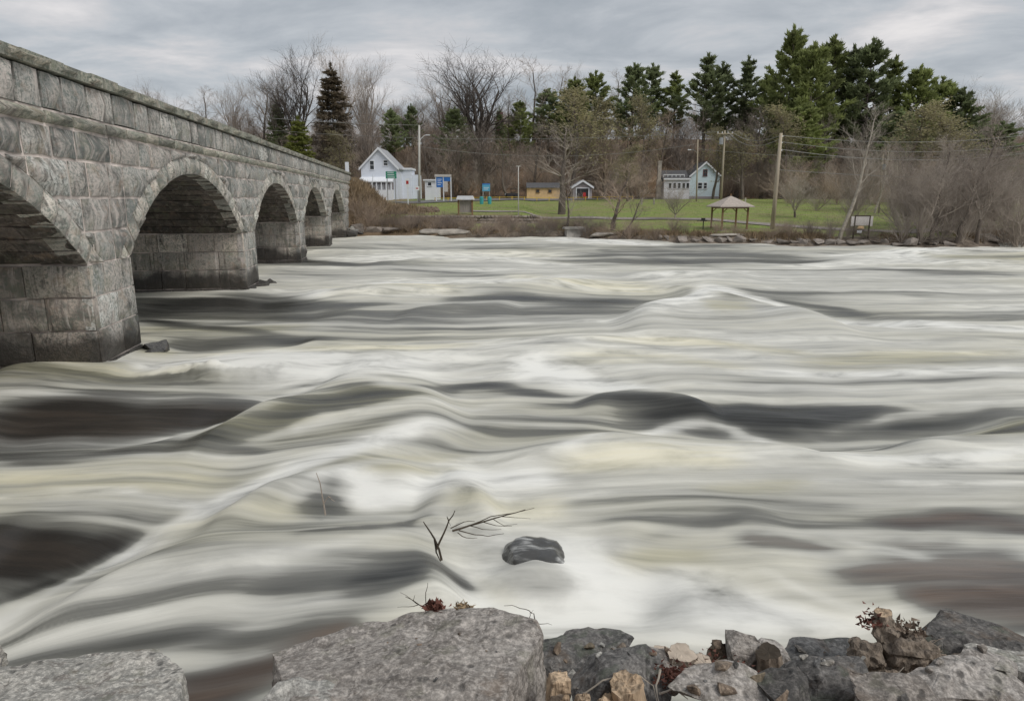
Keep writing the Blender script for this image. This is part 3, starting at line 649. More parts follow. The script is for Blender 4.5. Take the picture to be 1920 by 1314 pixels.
def course(name, y0, y1, z0, z1, wmin, wmax, mat, proud, seed, off=0, gap=.03, clip=False, rough=.035):
    r = random.Random(seed); y = y0+off; k = 0; ed = [y0]
    while True:
        y = ed[-1]+r.uniform(wmin, wmax)
        if y > y1-wmin*.6: ed.append(y1); break
        ed.append(y)
    for a, b_ in zip(ed, ed[1:]):
        a2, b2 = a+gap, b_-gap
        if a2 < 8 and b2 < 8: pass
        lo = z0
        if clip:
            cuts = []
            n_ = 24; ys_ = [a2+(b2-a2)*i/n_ for i in range(n_+1)]
            ok = [ (zin(q, RO) or -9)+.02 < z1-.10 for q in ys_]
            runs = []; st_ = None
            for i, o_ in enumerate(ok):
                if o_ and st_ is None: st_ = i
                if (not o_ or i == n_) and st_ is not None:
                    en = i if o_ else i-1
                    if en > st_: runs.append((ys_[st_], ys_[en]))
                    st_ = None
        else: runs = [(a2, b2)]
        for p, q in runs:
            if q-p < .10: continue
            def P(u, v, p=p, q=q):
                y = p+(q-p)*u; zl = z0+gap*.8
                if clip: zl = max(zl, (zin(y, RO) or -9)+.02)
                return (XF, y, zl+(z1-gap*.8-zl)*v)
            k += 1; nu = res((p+q)/2, q-p)
            stone_grid(name, P, q-p, z1-z0, max(nu, 3 if clip else 2), max(2, min(5, int(nu*(z1-z0)/(q-p))+1)), mat, proud*1.35, rough*1.3, seed=seed*1000+k)
YV = 3.0       # nothing nearer than this can be seen
course('coping_stone', YV, YE1+.15, ZCB, ZCT, 1.3, 2.1, M['coping'], .20, 1, rough=.075)
course('parapet_block', YV, YE1, ZPB, ZPT, .55, 1.45, M['stone'], .10, 2, gap=.048, rough=.07)
course('string_course_block', YV, YE1+.1, ZSB+.02, ZPB-.01, .7, 1.9, M['coping'], .17, 3, rough=.05)
for i, (z0, z1) in enumerate(((4.86, 5.54), (4.02, 4.86), (3.22, 4.02), (2.45, 3.22))):
    course('spandrel_block', YV, YE1, z0, z1, .8, 1.9, M['stone'], .105, 10+i, clip=True, gap=.045, rough=.08)
# coping top sheets (each coping stone is given its upper face by a cap)
r_ = random.Random(5); y = YV
capm = MB()
while y < YE1:
    w = r_.uniform(1.3, 2.1); h = r_.uniform(-.02, .03)
    capm.box(XF-.62-BO[0], XF+.12-BO[0], y-BO[1], min(y+w, YE1+.1)-.02-BO[1], ZCB+.02, ZCT-.03+h); y += w
capm.build('coping_bed', M['coping'], BR)
# voussoirs
for k, (a, b_) in enumerate(ARCH):
    m_ = (a+b_)/2; TH = math.acos((SP-ZC)/RO); n_ = 27
    for i in range(n_):
        t0 = -TH+2*TH*i/n_; t1 = -TH+2*TH*(i+1)/n_; g_ = .022/RR*1.2
        if m_+RO*math.sin(t1) < YV: continue
        def P(u, v, t0=t0+g_, t1=t1-g_):
            t = t0+(t1-t0)*u; rr = RR+.005+(RO-RR-.005)*v; y = m_+rr*math.sin(t); z = ZC+rr*math.cos(t)
            if z < SP: z = SP+.0; y = m_+math.copysign(max(6.1, min(abs(y), 6.1+.6)), t)
            return (XF, y, z+.012)
        near = k < 2
        stone_grid('voussoir', P, .5, .55, 3 if near else 2, 4 if near else 2, M['ring'], .12, .06, .5, seed=5000+k*100+i, chip=.012)
# piers and abutments: face blocks and side blocks
PCZ = [2.45, 1.66, .86, .02, -.9]
PC = [(12.2+5.3+14.7*k, 5.3+14.7*(k+1)) for k in range(4)]+[(76.3+.5, 84.0)]
PC[4] = (5.3+14.7*4+12.2, 84.0)
for k, (a, b_) in enumerate(PC):
    for c in range(4):
        z1, z0 = PCZ[c], PCZ[c+1]; pr = [.05, .07, .10, .17][c]; pr2 = [.04, .05, .07, .12][c]
        r = random.Random(700+k*10+c); ed = [a-pr2*.7]; w = b_-a
        js = [.5+r.uniform(-.18, .18)] if w < 3 else [.2, .36, .53, .7, .85]
        if w < 3 and r.random() < .4: js = [.3+r.uniform(-.04, .04), .68+r.uniform(-.05, .05)]
        ed = [a-pr2*.7]+[a+w*j for j in js]+[b_+pr2*.7]
        for i in range(len(ed)-1):
            p, q = ed[i]+(.02 if i else 0), ed[i+1]-.02
            P = lambda u, v, p=p, q=q, z0=z0, z1=z1: (XF, p+(q-p)*u, z0+.02+(z1-z0-.04)*v)
            nu = max(2, min(7, res(a, q-p)))
            stone_grid('pier_block', P, q-p, z1-z0, nu, max(2, min(5, nu)), M['stone'], pr*1.4, .09, .2, seed=8000+k*100+c*10+i, chip=.02)
        # side that faces the photographer
        r = random.Random(900+k*10+c); x = XF+pr*.6
        while x > XF-WID+.2:
            w = r.uniform(.75, 1.5); x2 = max(x-w, XF-WID)
            P = lambda u, v, x=x, x2=x2, z0=z0, z1=z1: (x+(x2-x)*u, a, z0+.02+(z1-z0-.04)*v)
            nu = 5 if k < 1 else 4 if k < 2 else 2
            stone_grid('pier_side_block', P, x-x2, z1-z0, nu, max(2, nu-1), M['pierin'], pr2*1.4, .06, .2, '-y', seed=9000+k*100+c*20+int(-x*3), sgn=1)
            x = x2-.03
# underside stones on the halves that show
for k in range(3):
    a, b_ = ARCH[k]; m_ = (a+b_)/2; T1 = math.acos((SP-ZC)/RR); n_ = 12
    for i in range(n_):
        t0 = .06+(T1-.06)*i/n_; t1 = .06+(T1-.06)*(i+1)/n_; r = random.Random(40+k*20+i); x = XF+.02
        if m_+RR*math.sin(t1) < 8: continue
        while x > XF-WID+.1:
            w = r.uniform(.8, 1.7); x2 = max(x-w, XF-WID)
            def P(u, v, t0=t0, t1=t1, x=x, x2=x2):
                t = t0+.004+(t1-t0-.008)*v; rr = RR+.02; return (x-.02+(x2+.02-x)*u, m_+rr*math.sin(t), ZC+rr*math.cos(t))
            N = lambda u, v, t0=t0, t1=t1: (0, -math.sin((t0+t1)/2), -math.cos((t0+t1)/2))
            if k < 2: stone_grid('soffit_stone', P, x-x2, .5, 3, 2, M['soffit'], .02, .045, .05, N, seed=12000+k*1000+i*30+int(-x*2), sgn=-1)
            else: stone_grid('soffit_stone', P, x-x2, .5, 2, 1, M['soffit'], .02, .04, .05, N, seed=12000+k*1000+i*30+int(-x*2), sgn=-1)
            x = x2
# mortar core behind the stones
core = MB(); vault = MB(); st_ = [YE0]
for a, b_ in ARCH: st_ += [a+(b_-a)*(.5-.5*math.cos(math.pi*i/28)) for i in range(29)]
st_.append(YE1); st_ = sorted(set(st_))
xf, xb = XF-.004-BO[0], XF-WID+.03-BO[0]
for y0, y1 in zip(st_, st_[1:]):
    ym = (y0+y1)/2; inside = any(a < ym < b_ for a, b_ in ARCH)
    l0 = (zin(y0+1e-6 if inside else y0)+.05) if inside else -1.8
    l1 = (zin(y1-1e-6)+.05) if inside else -1.8
    if inside:
        aa = [a for a in ARCH if a[0] < ym < a[1]][0]
        l0 = max(SP, ZC+math.sqrt(max(0, RR*RR-(y0-sum(aa)/2)**2)))+.06; l1 = max(SP, ZC+math.sqrt(max(0, RR*RR-(y1-sum(aa)/2)**2)))+.06
    Y0, Y1 = y0-BO[1], y1-BO[1]; ZT = 5.88
    if not inside:
        Y0 += .04; Y1 -= .04
        core.box(xb, xf, Y0, Y1, l0, SP+.3)
    core.poly([(xf, y0-BO[1], max(l0, SP) if not inside else l0), (xf, y1-BO[1], max(l1, SP) if not inside else l1), (xf, y1-BO[1], ZT), (xf, y0-BO[1], ZT)])
    core.poly([(xb, y0-BO[1], max(l0, SP) if not inside else l0), (xb, y1-BO[1], max(l1, SP) if not inside else l1), (xb, y1-BO[1], ZT), (xb, y0-BO[1], ZT)][::-1])
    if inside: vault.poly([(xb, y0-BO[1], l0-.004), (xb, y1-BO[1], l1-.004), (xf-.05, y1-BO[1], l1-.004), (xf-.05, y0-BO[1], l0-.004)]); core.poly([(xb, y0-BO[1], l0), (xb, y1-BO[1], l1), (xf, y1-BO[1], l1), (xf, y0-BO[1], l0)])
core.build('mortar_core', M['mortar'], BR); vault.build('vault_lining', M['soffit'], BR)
box('road_deck', M['asphalt'], BR, xb+.4, xf-.4, YE0-BO[1], YE1+20-BO[1], 5.6, 5.84)
box('parapet_core', M['mortard'], BR, xf-.42, xf-.11, YE0-BO[1], YE1-BO[1], 5.885, 6.68)
box('far_parapet', M['stone'], BR, xb, xb+.42, YE0-BO[1], YE1-BO[1], 5.885, 6.95)
# wing wall stepping down beyond the last arch
ww = MB()
for i in range(9):
    y = YE1+.02+i*1.5; zt = 6.5-.22*i
    ww.box(xf-.5-i*.0+i*.22, xf-.02+i*.22, y-BO[1], y+1.48-BO[1], 2.2, zt-.3+r_.uniform(-.05, .05))
    MB().box(xf-.6+i*.22, xf+.06+i*.22, y-BO[1], y+1.5-BO[1], zt-.3, zt-.04).build('wing_wall_cap', M['coping'], BR)
ww.build('wing_wall', M['stone'], BR)
# rough footing stones
def hull(name, pts, mat, parent=None, size=.25, amp=.04, seed=0, loc=None, fine=.3, smooth=False):
    bm = bmesh.new()
    c = Vector((0, 0, 0))
    for p in pts: c += Vector(p)/len(pts)
    if loc is None: loc = c
    for p in pts: bm.verts.new(Vector(p)-Vector(loc))
    h = bmesh.ops.convex_hull(bm, input=bm.verts)
    bmesh.ops.delete(bm, geom=[v for v in bm.verts if not v.link_faces], context='VERTS')
    bmesh.ops.triangulate(bm, faces=bm.faces)
    for _ in range(9):
        le = [e for e in bm.edges if e.calc_length() > size*1.35]
        if not le or len(bm.faces) > 60000: break
        bmesh.ops.subdivide_edges(bm, edges=le, cuts=1); bmesh.ops.triangulate(bm, faces=[f for f in bm.faces if len(f.verts) > 3])
    bm.normal_update()
    # soften the hull's arrises a little
    bmesh.ops.smooth_vert(bm, verts=bm.verts, factor=.25, use_axis_x=True, use_axis_y=True, use_axis_z=True)
    bm.normal_update(); o = Vector((seed*3.1, seed*1.7, seed*.9)); sc = 1/max(size*7, .05)
    nrm = [v.normal.copy() for v in bm.verts]
    for v, q in zip(bm.verts, nrm):
        p = v.co+o
        d = mnoise.fractal(p*sc*.6, 1.0, 2.0, 5)*amp + (abs(mnoise.noise(p*sc*.9))-.25)*amp*1.2 + mnoise.noise(p*sc*3.5)*amp*fine
        cell = mnoise.cell(p*sc*1.3)*amp*.5
        v.co += q*(d+cell*.4)
    me = bpy.data.meshes.new(name); bm.to_mesh(me); bm.free()
    me.polygons.foreach_set('use_smooth', [smooth]*len(me.polygons)); me.update()
    return link(name, me, mat, parent, loc)
def blob(cx, cy, cz, sx, sy, sz, seed, n_=16):
    r = random.Random(seed); P = []
    for _ in range(n_):
        v = Vector((r.gauss(0, 1), r.gauss(0, 1), r.gauss(0, 1))).normalized(); v = Vector([math.copysign(abs(c)**.7, c) for c in v])
        P.append((cx+v.x*sx, cy+v.y*sy, cz+v.z*sz))
    return P
def on_bridge(y, out): return (ca*(XF+out)-sa*y, sa*(XF+out)+ca*y)
for i, (y, out, z, s) in enumerate(((20.1, .3, -.12, .38), (19.6, .42, -.25, .3), (34.9, .28, -.1, .4), (35.2, .45, -.25, .45), (34.3, .3, -.2, .4), (79.5, .8, .3, 1.0), (81.5, 1.2, .25, 1.1), (77.2, .6, .25, .8))):
    P = blob(XF+out-BO[0], y-BO[1], z, s, s*1.2, s*.8, i)
    hull('footing_stone', P, M['stone'] if i > 1 else M['wetrock'], BR, .12 if i < 5 else .3, .05, i)
# ------------------------------------------------------------------ trees
def tubes(segs, n=3):
    a = np.array([[*s[0], *s[1], s[2], s[3]] for s in segs], float); p0, p1 = a[:, :3], a[:, 3:6]; t = p1-p0; t /= np.linalg.norm(t, axis=1)[:, None]+1e-9
    ref = np.where(np.abs(t[:, 2:3]) > .8, np.array([[1., 0, 0]]), np.array([[0, 0, 1.]])); u = np.cross(t, ref); u /= np.linalg.norm(u, axis=1)[:, None]+1e-9; w = np.cross(t, u)
    V = np.zeros((len(a), 2*n, 3)); F = []
    for k in range(n):
        q = 2*math.pi*k/n; o = u*math.cos(q)+w*math.sin(q)
        V[:, k] = p0+o*a[:, 6:7]; V[:, n+k] = p1+o*a[:, 7:8]; F.append((k, (k+1) % n, n+(k+1) % n, n+k))
    F = (np.array(F)[None]+(np.arange(len(a))*2*n)[:, None, None]).reshape(-1, 4)
    return V.reshape(-1, 3), F
def cat_mesh(parts):
    V = []; F = []; b_ = 0
    for v, f in parts:
        if f.shape[1] == 3: f = np.concatenate([f, f[:, 2:]], 1)
        V.append(v); F.append(f+b_); b_ += len(v)
    return np.concatenate(V), np.concatenate(F)
def grow_tree(seed, H=10, fork=.25, limbs=6, spread=.6, lean=0, up=.25, lv=4, trunk_r=.02, leader=False, dens=1.0, wig=.16):
    r = random.Random(seed); T = []; B = []; tips = []
    def grow(p, d, ln, rad, lev):
        n_ = 5 if lev < 3 else 3; sl = ln/n_; pts = [(p.copy(), rad)]
        for i in range(n_):
            d = (d+Vector((r.gauss(0, wig), r.gauss(0, wig), r.gauss(0, wig*.7)+up*.35))).normalized()
            q = p+d*sl; r1 = rad*(1-.72*(i+1)/n_) if lev else rad*(1-.5*(i+1)/n_)
            B.append((p, q, pts[-1][1], r1)); p = q; pts.append((p.copy(), r1))
            if lev < lv and i >= (1 if lev else 0):
                for _ in range((2 if r.random() < dens else 1)):
                    ax = d.orthogonal().normalized(); ax.rotate(__import__('mathutils').Quaternion(d, r.uniform(0, 6.28)))
                    an = r.uniform(.45, .95); nd_ = (d*math.cos(an)+ax*math.sin(an)).normalized()
                    grow(p, nd_, ln*r.uniform(.42, .62), max(r1*.62, H*.0007), lev+1)
        tips.append(p)
    hb = H*fork; p = Vector((0, 0, -.4)); d = Vector((lean, 0, 1)).normalized(); rad = H*trunk_r; n_ = 6
    top = H*(.9 if leader else fork)
    n_ = 10 if leader else 5; hs = top/n_
    for i in range(n_):
        q = p+d*hs*(1+.4/top if i == 0 else 1)+Vector((r.gauss(0, .02), r.gauss(0, .02), 0))*H*.12
        r1 = rad*(1-(.85 if leader else .28)*1/n_*(1+i*.12))
        T.append((p, q, rad, r1)); p = q; rad = r1; d = (d+Vector((r.gauss(0, .05)+lean*.3, r.gauss(0, .05), .3))).normalized()
        if leader and (i+1)/n_ > fork:
            for _ in range(limbs//2):
                a_ = r.uniform(0, 6.28); f_ = 1-((i+1)/n_-fork)/(1.05-fork)
                grow(p, Vector((math.cos(a_)*spread, math.sin(a_)*spread, .75)).normalized(), H*.30*(.35+.65*f_)*r.uniform(.7, 1.1), rad*.4, 1)
    if not leader:
        for k in range(limbs):
            a_ = 2*math.pi*k/limbs+r.uniform(-.4, .4); s_ = spread*r.uniform(.25, 1.1)
            grow(p, Vector((math.cos(a_)*s_, math.sin(a_)*s_, 1)).normalized(), (H-hb)*r.uniform(.5, .66), rad*r.uniform(.5, .7), 0)
    else: grow(p, d, H*.12, rad*.6, 2)
    return T, B, tips
def leaf_cloud(pts, n_, spread, size, seed, up=0.0, orient=None):
    g_ = np.random.default_rng(seed); P = np.array([tuple(p) for p in pts], float); idx = g_.integers(0, len(P), n_)
    c = P[idx]+g_.normal(0, 1, (n_, 3))*spread; d = g_.normal(0, 1, (n_, 3)); d[:, 2] += up; d /= np.linalg.norm(d, axis=1)[:, None]
    e = np.cross(d, g_.normal(0, 1, (n_, 3))); e /= np.linalg.norm(e, axis=1)[:, None]; s = size*g_.uniform(.6, 1.4, (n_, 1))
    V = np.stack([c-e*s*.35, c+e*s*.35, c+d*s], 1).reshape(-1, 3); F = np.arange(n_*3).reshape(-1, 3)
    return V, F
def bare_variant(nm, seed, bud=0, **k):
    T, B, tips = grow_tree(seed, **k)
    tv, tf = tubes(T, 7); big = [s for s in B if s[2] > .035]; sm = [s for s in B if s[2] <= .035]
    parts = [tubes(big, 4)] if big else []
    if sm: parts.append(tubes([(s[0], s[1], s[2], s[3]) for s in sm], 3))
    V, F = cat_mesh(parts)
    d = {'trunk': mesh_np(nm+'_trunk', tv, tf, True), 'crown': mesh_np(nm+'_crown', V, F), 'tips': tips, 'cv': (V, F), 'tv': (tv, tf)}
    if bud:
        lv_, lf_ = leaf_cloud(tips, bud, .25, .15, seed); d['buds'] = mesh_np(nm+'_buds', lv_, lf_)
    return d
def pine_variant(nm, seed, H=10, w=.24, lo=.25, nb=16, ragged=.5, needle=.26, droop=0., nt_=13, per=5, wind=0.):
    r = random.Random(seed); g_ = np.random.default_rng(seed); T = []; B = []; tuf = []; p = Vector((0, 0, -.4)); n_ = 10
    for i in range(n_):
        q = Vector((r.gauss(0, .012)*H*.3, r.gauss(0, .012)*H*.3, H*.97*(i+1)/n_)); T.append((p, q, H*.014*(1-i/n_*.9), H*.014*(1-(i+1)/n_*.93))); p = q
    for wv in range(nb):                                   # whorls
        t0 = lo+(1-lo)*((wv+r.uniform(-.2, .2))/nb); a0 = r.uniform(0, 6.28); miss = r.random() < .12*ragged*2
        for k in range(per):
            if miss and k % 2: continue
            t = min(.985, max(lo, t0+r.uniform(-.012, .012))); z = H*t*.97; a_ = a0+6.28*k/per+r.uniform(-.35, .35)
            prof = (1-t)**.85*1.15 if droop else (1-t)**.72*min(1, .55+(t-lo)*2.2)*1.25
            ln = H*w*prof*r.uniform(1-ragged, 1.0+ragged*.35)*(1+wind*math.cos(a_))+H*.014
            d = Vector((math.cos(a_), math.sin(a_), (.22+.9*max(0, t-.6)) if not droop else -.22)).normalized(); m_ = 5; q = Vector((0, 0, z))
            for j in range(m_):
                d = (d+Vector((r.gauss(0, .07), r.gauss(0, .07), (.13 if not droop else .07)+r.gauss(0, .03)))).normalized(); q2 = q+d*ln/m_
                B.append((q, q2, H*.0035*(1-j/m_)+.008, H*.0035*(1-(j+1)/m_)+.006))
                if j >= (2 if not droop else 1) or ln < H*.07:
                    for s_ in range(3 if ln > H*.05 else 2):
                        tt = r.random(); c = q+(q2-q)*tt; sg = r.uniform(-1, 1); sd_ = Vector((-d.y, d.x, 0))*sg*ln*.20
                        tuf.append((c+sd_*r.random()+Vector((0, 0, abs(r.gauss(0, .02))*ln)), (d*1.0+(sd_.normalized()*.5 if sd_.length > 1e-4 else Vector((0, 0, 0)))), min(1, .5+ln/H*4)))
                q = q2
            tuf.append((q, d, .8))
    for i in range(5): tuf.append((Vector((0, 0, H*(.95+.012*i))), Vector((0, 0, 1)), .4))
    P = np.array([tuple(c) for c, _, _ in tuf]); D = np.array([tuple(d.normalized()) for _, d, _ in tuf]); Z = np.array([z for _, _, z in tuf]); m = len(P)*nt_
    c = np.repeat(P, nt_, 0); zs = np.repeat(Z, nt_)[:, None]; dd = np.repeat(D, nt_, 0); d = dd+g_.normal(0, .50, (m, 3)); d[:, 2] += .28 if not droop else -.15; d /= np.linalg.norm(d, axis=1)[:, None]
    c = c+dd*g_.uniform(-.02, .05, (m, 1))*H*.5*zs+g_.normal(0, .0085*H, (m, 3))*zs*np.array([1, 1, .45])*(1 if not droop else 1.5); e = np.cross(d, g_.normal(0, 1, (m, 3))); e /= np.linalg.norm(e, axis=1)[:, None]; s = needle*g_.uniform(.6, 1.35, (m, 1))
    V = np.stack([c-e*s*.22, c+e*s*.22, c+d*s], 1).reshape(-1, 3); F = np.arange(m*3).reshape(-1, 3)
    bv, bf = tubes(T, 6); cv, cf = tubes(B, 3)
    return {'trunk': mesh_np(nm+'_trunk', bv, bf, True), 'branches': mesh_np(nm+'_branches', cv, cf), 'needles': mesh_np(nm+'_needles', V, F), 'ext': V}
VAR = {
 'oak': bare_variant('oak', 3, H=10, fork=.24, limbs=7, spread=.62, up=.30, lv=3, trunk_r=.032, wig=.09, dens=.55),
 'maple': bare_variant('maple', 8, H=10, fork=.28, limbs=6, spread=.42, up=.35, lv=3, trunk_r=.02, wig=.11, dens=.6),
 'ash': bare_variant('ash', 15, H=10, fork=.25, limbs=5, spread=.5, up=.3, leader=True, lv=3, trunk_r=.016),
 'slim': bare_variant('slim', 22, H=10, fork=.35, limbs=4, spread=.35, up=.4, leader=True, lv=3, trunk_r=.011, dens=.5),
 'budded': bare_variant('budded', 31, bud=2600, H=10, fork=.2, limbs=5, spread=.6, up=.3, leader=True, lv=3, trunk_r=.015),
 'open': bare_variant('open', 61, H=10, fork=.3, limbs=6, spread=.7, up=.2, leader=True, lv=3, trunk_r=.022, dens=.35, wig=.13),
 'forked': bare_variant('forked', 44, H=10, fork=.18, limbs=5, spread=.9, up=.2, lv=3, trunk_r=.022),
 'shrub': bare_variant('shrub', 52, H=10, fork=.02, limbs=12, spread=.6, up=.3, lv=2, trunk_r=.012),
 'pine_a': pine_variant('pine_a', 5, nb=17, w=.27, lo=.2, needle=.25, nt_=15),
 'pine_b': pine_variant('pine_b', 9, nb=14, w=.25, lo=.30, ragged=.65, needle=.25, nt_=13),
 'pine_c': pine_variant('pine_c', 14, nb=12, w=.24, lo=.38, ragged=.75, needle=.26, per=4, wind=.45),
 'spruce': pine_variant('spruce', 21, nb=24, w=.24, lo=.07, ragged=.22, needle=.26, droop=1, nt_=9),
 'cedar': pine_variant('cedar', 27, nb=20, w=.26, lo=.03, ragged=.3, needle=.36, droop=1, nt_=9),
}
for v_ in VAR.values():
    E = v_['ext'] if 'ext' in v_ else v_['cv'][0]
    v_['H'] = float(np.percentile(E[:, 2], 99.5)); v_['W'] = float(np.percentile(np.abs(E[:, 0]), 97)+np.percentile(np.abs(E[:, 1]), 97))
_seen = {}
def tree(var, name, x, y, h, wf, label, cat='tree', group=None, tw='twig', bk='bark', rz=None, lean=0, z=None, leafm=None):
    v = VAR[var]; e = empty(name, (x, y, (gz(x, y) if z is None else z)-.05), R.uniform(0, 6.28) if rz is None else rz, label, cat, group)
    s = h/v['H']; q_ = max(.3*s, min(2.6*s, wf*h/v['W'])); e.scale = (q_, q_, s)
    if lean: e.rotation_euler = (0, lean, 0)
    for part, mat in (('trunk', M[bk]), ('crown', M[tw]), ('branches', M[bk]), ('needles', leafm and M[leafm]), ('buds', leafm and M[leafm])):
        if part in v and hasattr(v[part], 'vertices'):
            key = (var, part, mat.name if mat else '')
            if key not in _seen:
                me = v[part]
                if not me.materials: me.materials.append(mat)
                _seen[key] = me
            po = link(part, _seen[key], None, e); po.material_slots[0].link = 'OBJECT'; po.material_slots[0].material = mat
    return e
def at(px, py_top, Y, base=None):
    p = wp(px, py_top, Y); return p.x, Y, p.z-gz(p.x, Y)
def T(var, px, top, Y, wpx, label, tw='twig', leafm=None, group=None, name='bare_tree', cat='tree', bk='bark', lean=0, nat=.42, rz=None):
    x, y, h = at(px, top, Y); wid = wpx/1290*Y; wf = wid/h
    return tree(var, name, x, y, h, wf, label, cat, group, tw, bk, rz, lean, None, leafm)
# skyline and hillside trees, left to right
B_ = 'bare deciduous trees along the far skyline'; PG = 'pines along the wooded ridge'
T('oak', 290, 155, 175, 70, 'small round bare tree just showing above the bridge coping', 'twigd', group=B_)
T('slim', 372, 158, 170, 60, 'thin pale bare tree above the bridge, second from the left on the skyline', 'twig', group=B_)
T('maple', 432, 150, 168, 70, 'bare fan-shaped tree rising over the middle of the bridge coping', 'twig', group=B_)
T('ash', 482, 148, 165, 80, 'bare tree with a dense twiggy top left of the tall fan-topped pair', 'twigd', group=B_)
T('maple', 515, 122, 162, 90, 'bare tree leaning against the left side of the tall egg-shaped one', 'twig', group=B_)
T('maple', 550, 90, 158, 118, 'tall egg-shaped bare tree standing above the yellow-green cedar', 'twigk', group=B_)
T('maple', 632, 86, 165, 92, 'tall bare tree rising right behind the dark brown spruce', 'twig', group=B_)
T('maple', 682, 108, 160, 84, 'bare tree just right of the dark brown spruce', 'twig', group=B_)
T('ash', 735, 200, 165, 60, 'low bare tree between the spruce and the street lamp pole', 'twig', group=B_)
T('maple', 775, 178, 168, 90, 'small bare tree behind the top of the street lamp pole', 'twig', group=B_)
T('maple', 828, 140, 166, 100, 'bare tree half merged with the left side of the giant oak', 'twig', group=B_)
T('oak', 893, 82, 155, 160, 'giant many-limbed bare oak, widest crown on the skyline', 'twigk', group=B_, name='oak_tree')
T('slim', 1008, 104, 162, 74, 'tall thin-topped bare tree right of the giant oak', 'twig', group=B_)
T('slim', 1052, 124, 168, 54, 'slender bare tree between the giant oak and the first pines', 'twig', group=B_)
T('maple', 1092, 132, 175, 70, 'faint bare tree behind the leftmost ridge pines', 'twigp', group=B_)
T('ash', 1160, 128, 178, 60, 'faint bare tree top between two ridge pines', 'twigp', group=B_)
T('slim', 960, 170, 160, 50, 'small bare tree beside the brick chimney on the hill', 'twig', group=B_)
T('maple', 1862, 158, 150, 100, 'pale bare tree fanning up at the far right skyline', 'twigp', group=B_)
T('spruce', 620, 134, 142, 84, 'dark brown cone-shaped spruce behind the white house', leafm='spruce', name='spruce_tree', nat=.46)
T('cedar', 558, 228, 132, 66, 'yellow-green cedar showing over the bridge parapet', leafm='cedar', name='cedar_tree', nat=.48)
T('spruce', 518, 196, 160, 46, 'small dark conifer under the tall egg-shaped bare tree', leafm='pined', name='spruce_tree', nat=.46)
T('pine_b', 733, 206, 158, 40, 'low dark pine left of the street lamp pole', leafm='pined', name='pine_tree', nat=.4)
T('pine_b', 770, 198, 162, 30, 'little pine directly behind the street lamp pole', leafm='pined', name='pine_tree', nat=.4)
T('pine_a', 852, 205, 150, 60, 'dark pine under the left limbs of the giant oak', leafm='pined', name='pine_tree', nat=.4)
T('spruce', 936, 208, 158, 30, 'narrow dark evergreen beside the brick chimney', leafm='pined', name='spruce_tree', nat=.46)
T('pine_a', 975, 192, 160, 50, 'olive-green pine right of the brick chimney', leafm='pine', name='pine_tree', nat=.4)
PN = [(1030,170,165,70,'pine_b','pined','dark pine under the tall thin-topped bare tree'),(1078,150,160,70,'pine_a','pine','second pine left of the budding maple top'),
 (1118,138,165,64,'pine_b','pine','pine with a flat tufted tip at the left end of the ridge'),(1190,124,165,72,'pine_a','pined','tall pine above the brown slope left of the blue house'),
 (1224,124,170,60,'pine_b','pined','tall twin of the pine above the brown slope'),(1268,138,165,56,'pine_c','pine','thin ragged pine left of the nodding-topped one'),
 (1328,106,158,76,'pine_c','pined','pine with a small nodding tuft on top, above the blue house'),(1356,122,162,64,'pine_b','pined','dark pine right beside the nodding-topped one'),
 (1405,112,158,70,'pine_c','pined','lone dark pine with a palm-like tuft left of the tallest pines'),(1448,140,156,72,'pine_b','pine','shorter pine leaning against the tallest group'),
 (1490,58,146,86,'pine_a','pine','tallest pine of the ridge with a pointed leader'),(1528,88,140,104,'pine_a','pine','broad bright green pine in the middle of the tallest group'),
 (1566,74,150,80,'pine_b','pine','tall pine at the right shoulder of the tallest group'),(1602,92,148,70,'pine_c','pined','thin dark pine behind the leaning pale tree'),
 (1638,80,144,84,'pine_b','pined','tall ragged pine with up-curved plume top'),(1680,112,146,80,'pine_c','pine','wind-swept pine with branches all to the right'),
 (1728,130,142,92,'pine_a','pine','green pine at the right end of the tall ridge group'),(1768,150,145,80,'pine_b','pine','bushy pine stepping down to the right'),
 (1808,170,142,80,'pine_b','pined','last small pine before the pale fanning tree'),(1880,232,120,110,'pine_b','pined','blue-green pine low at the right edge of the wood'),
 (1510,200,128,90,'pine_a','pine','green pine in front of the tallest group, above the bare pole'),(1690,210,135,90,'pine_a','pined','dark pine low behind the power lines')]
for px, top, Y, w, v_, lm, lab in PN: T(v_, px, top, Y, w, lab, leafm=lm, group=PG, name='pine_tree', nat=.4)
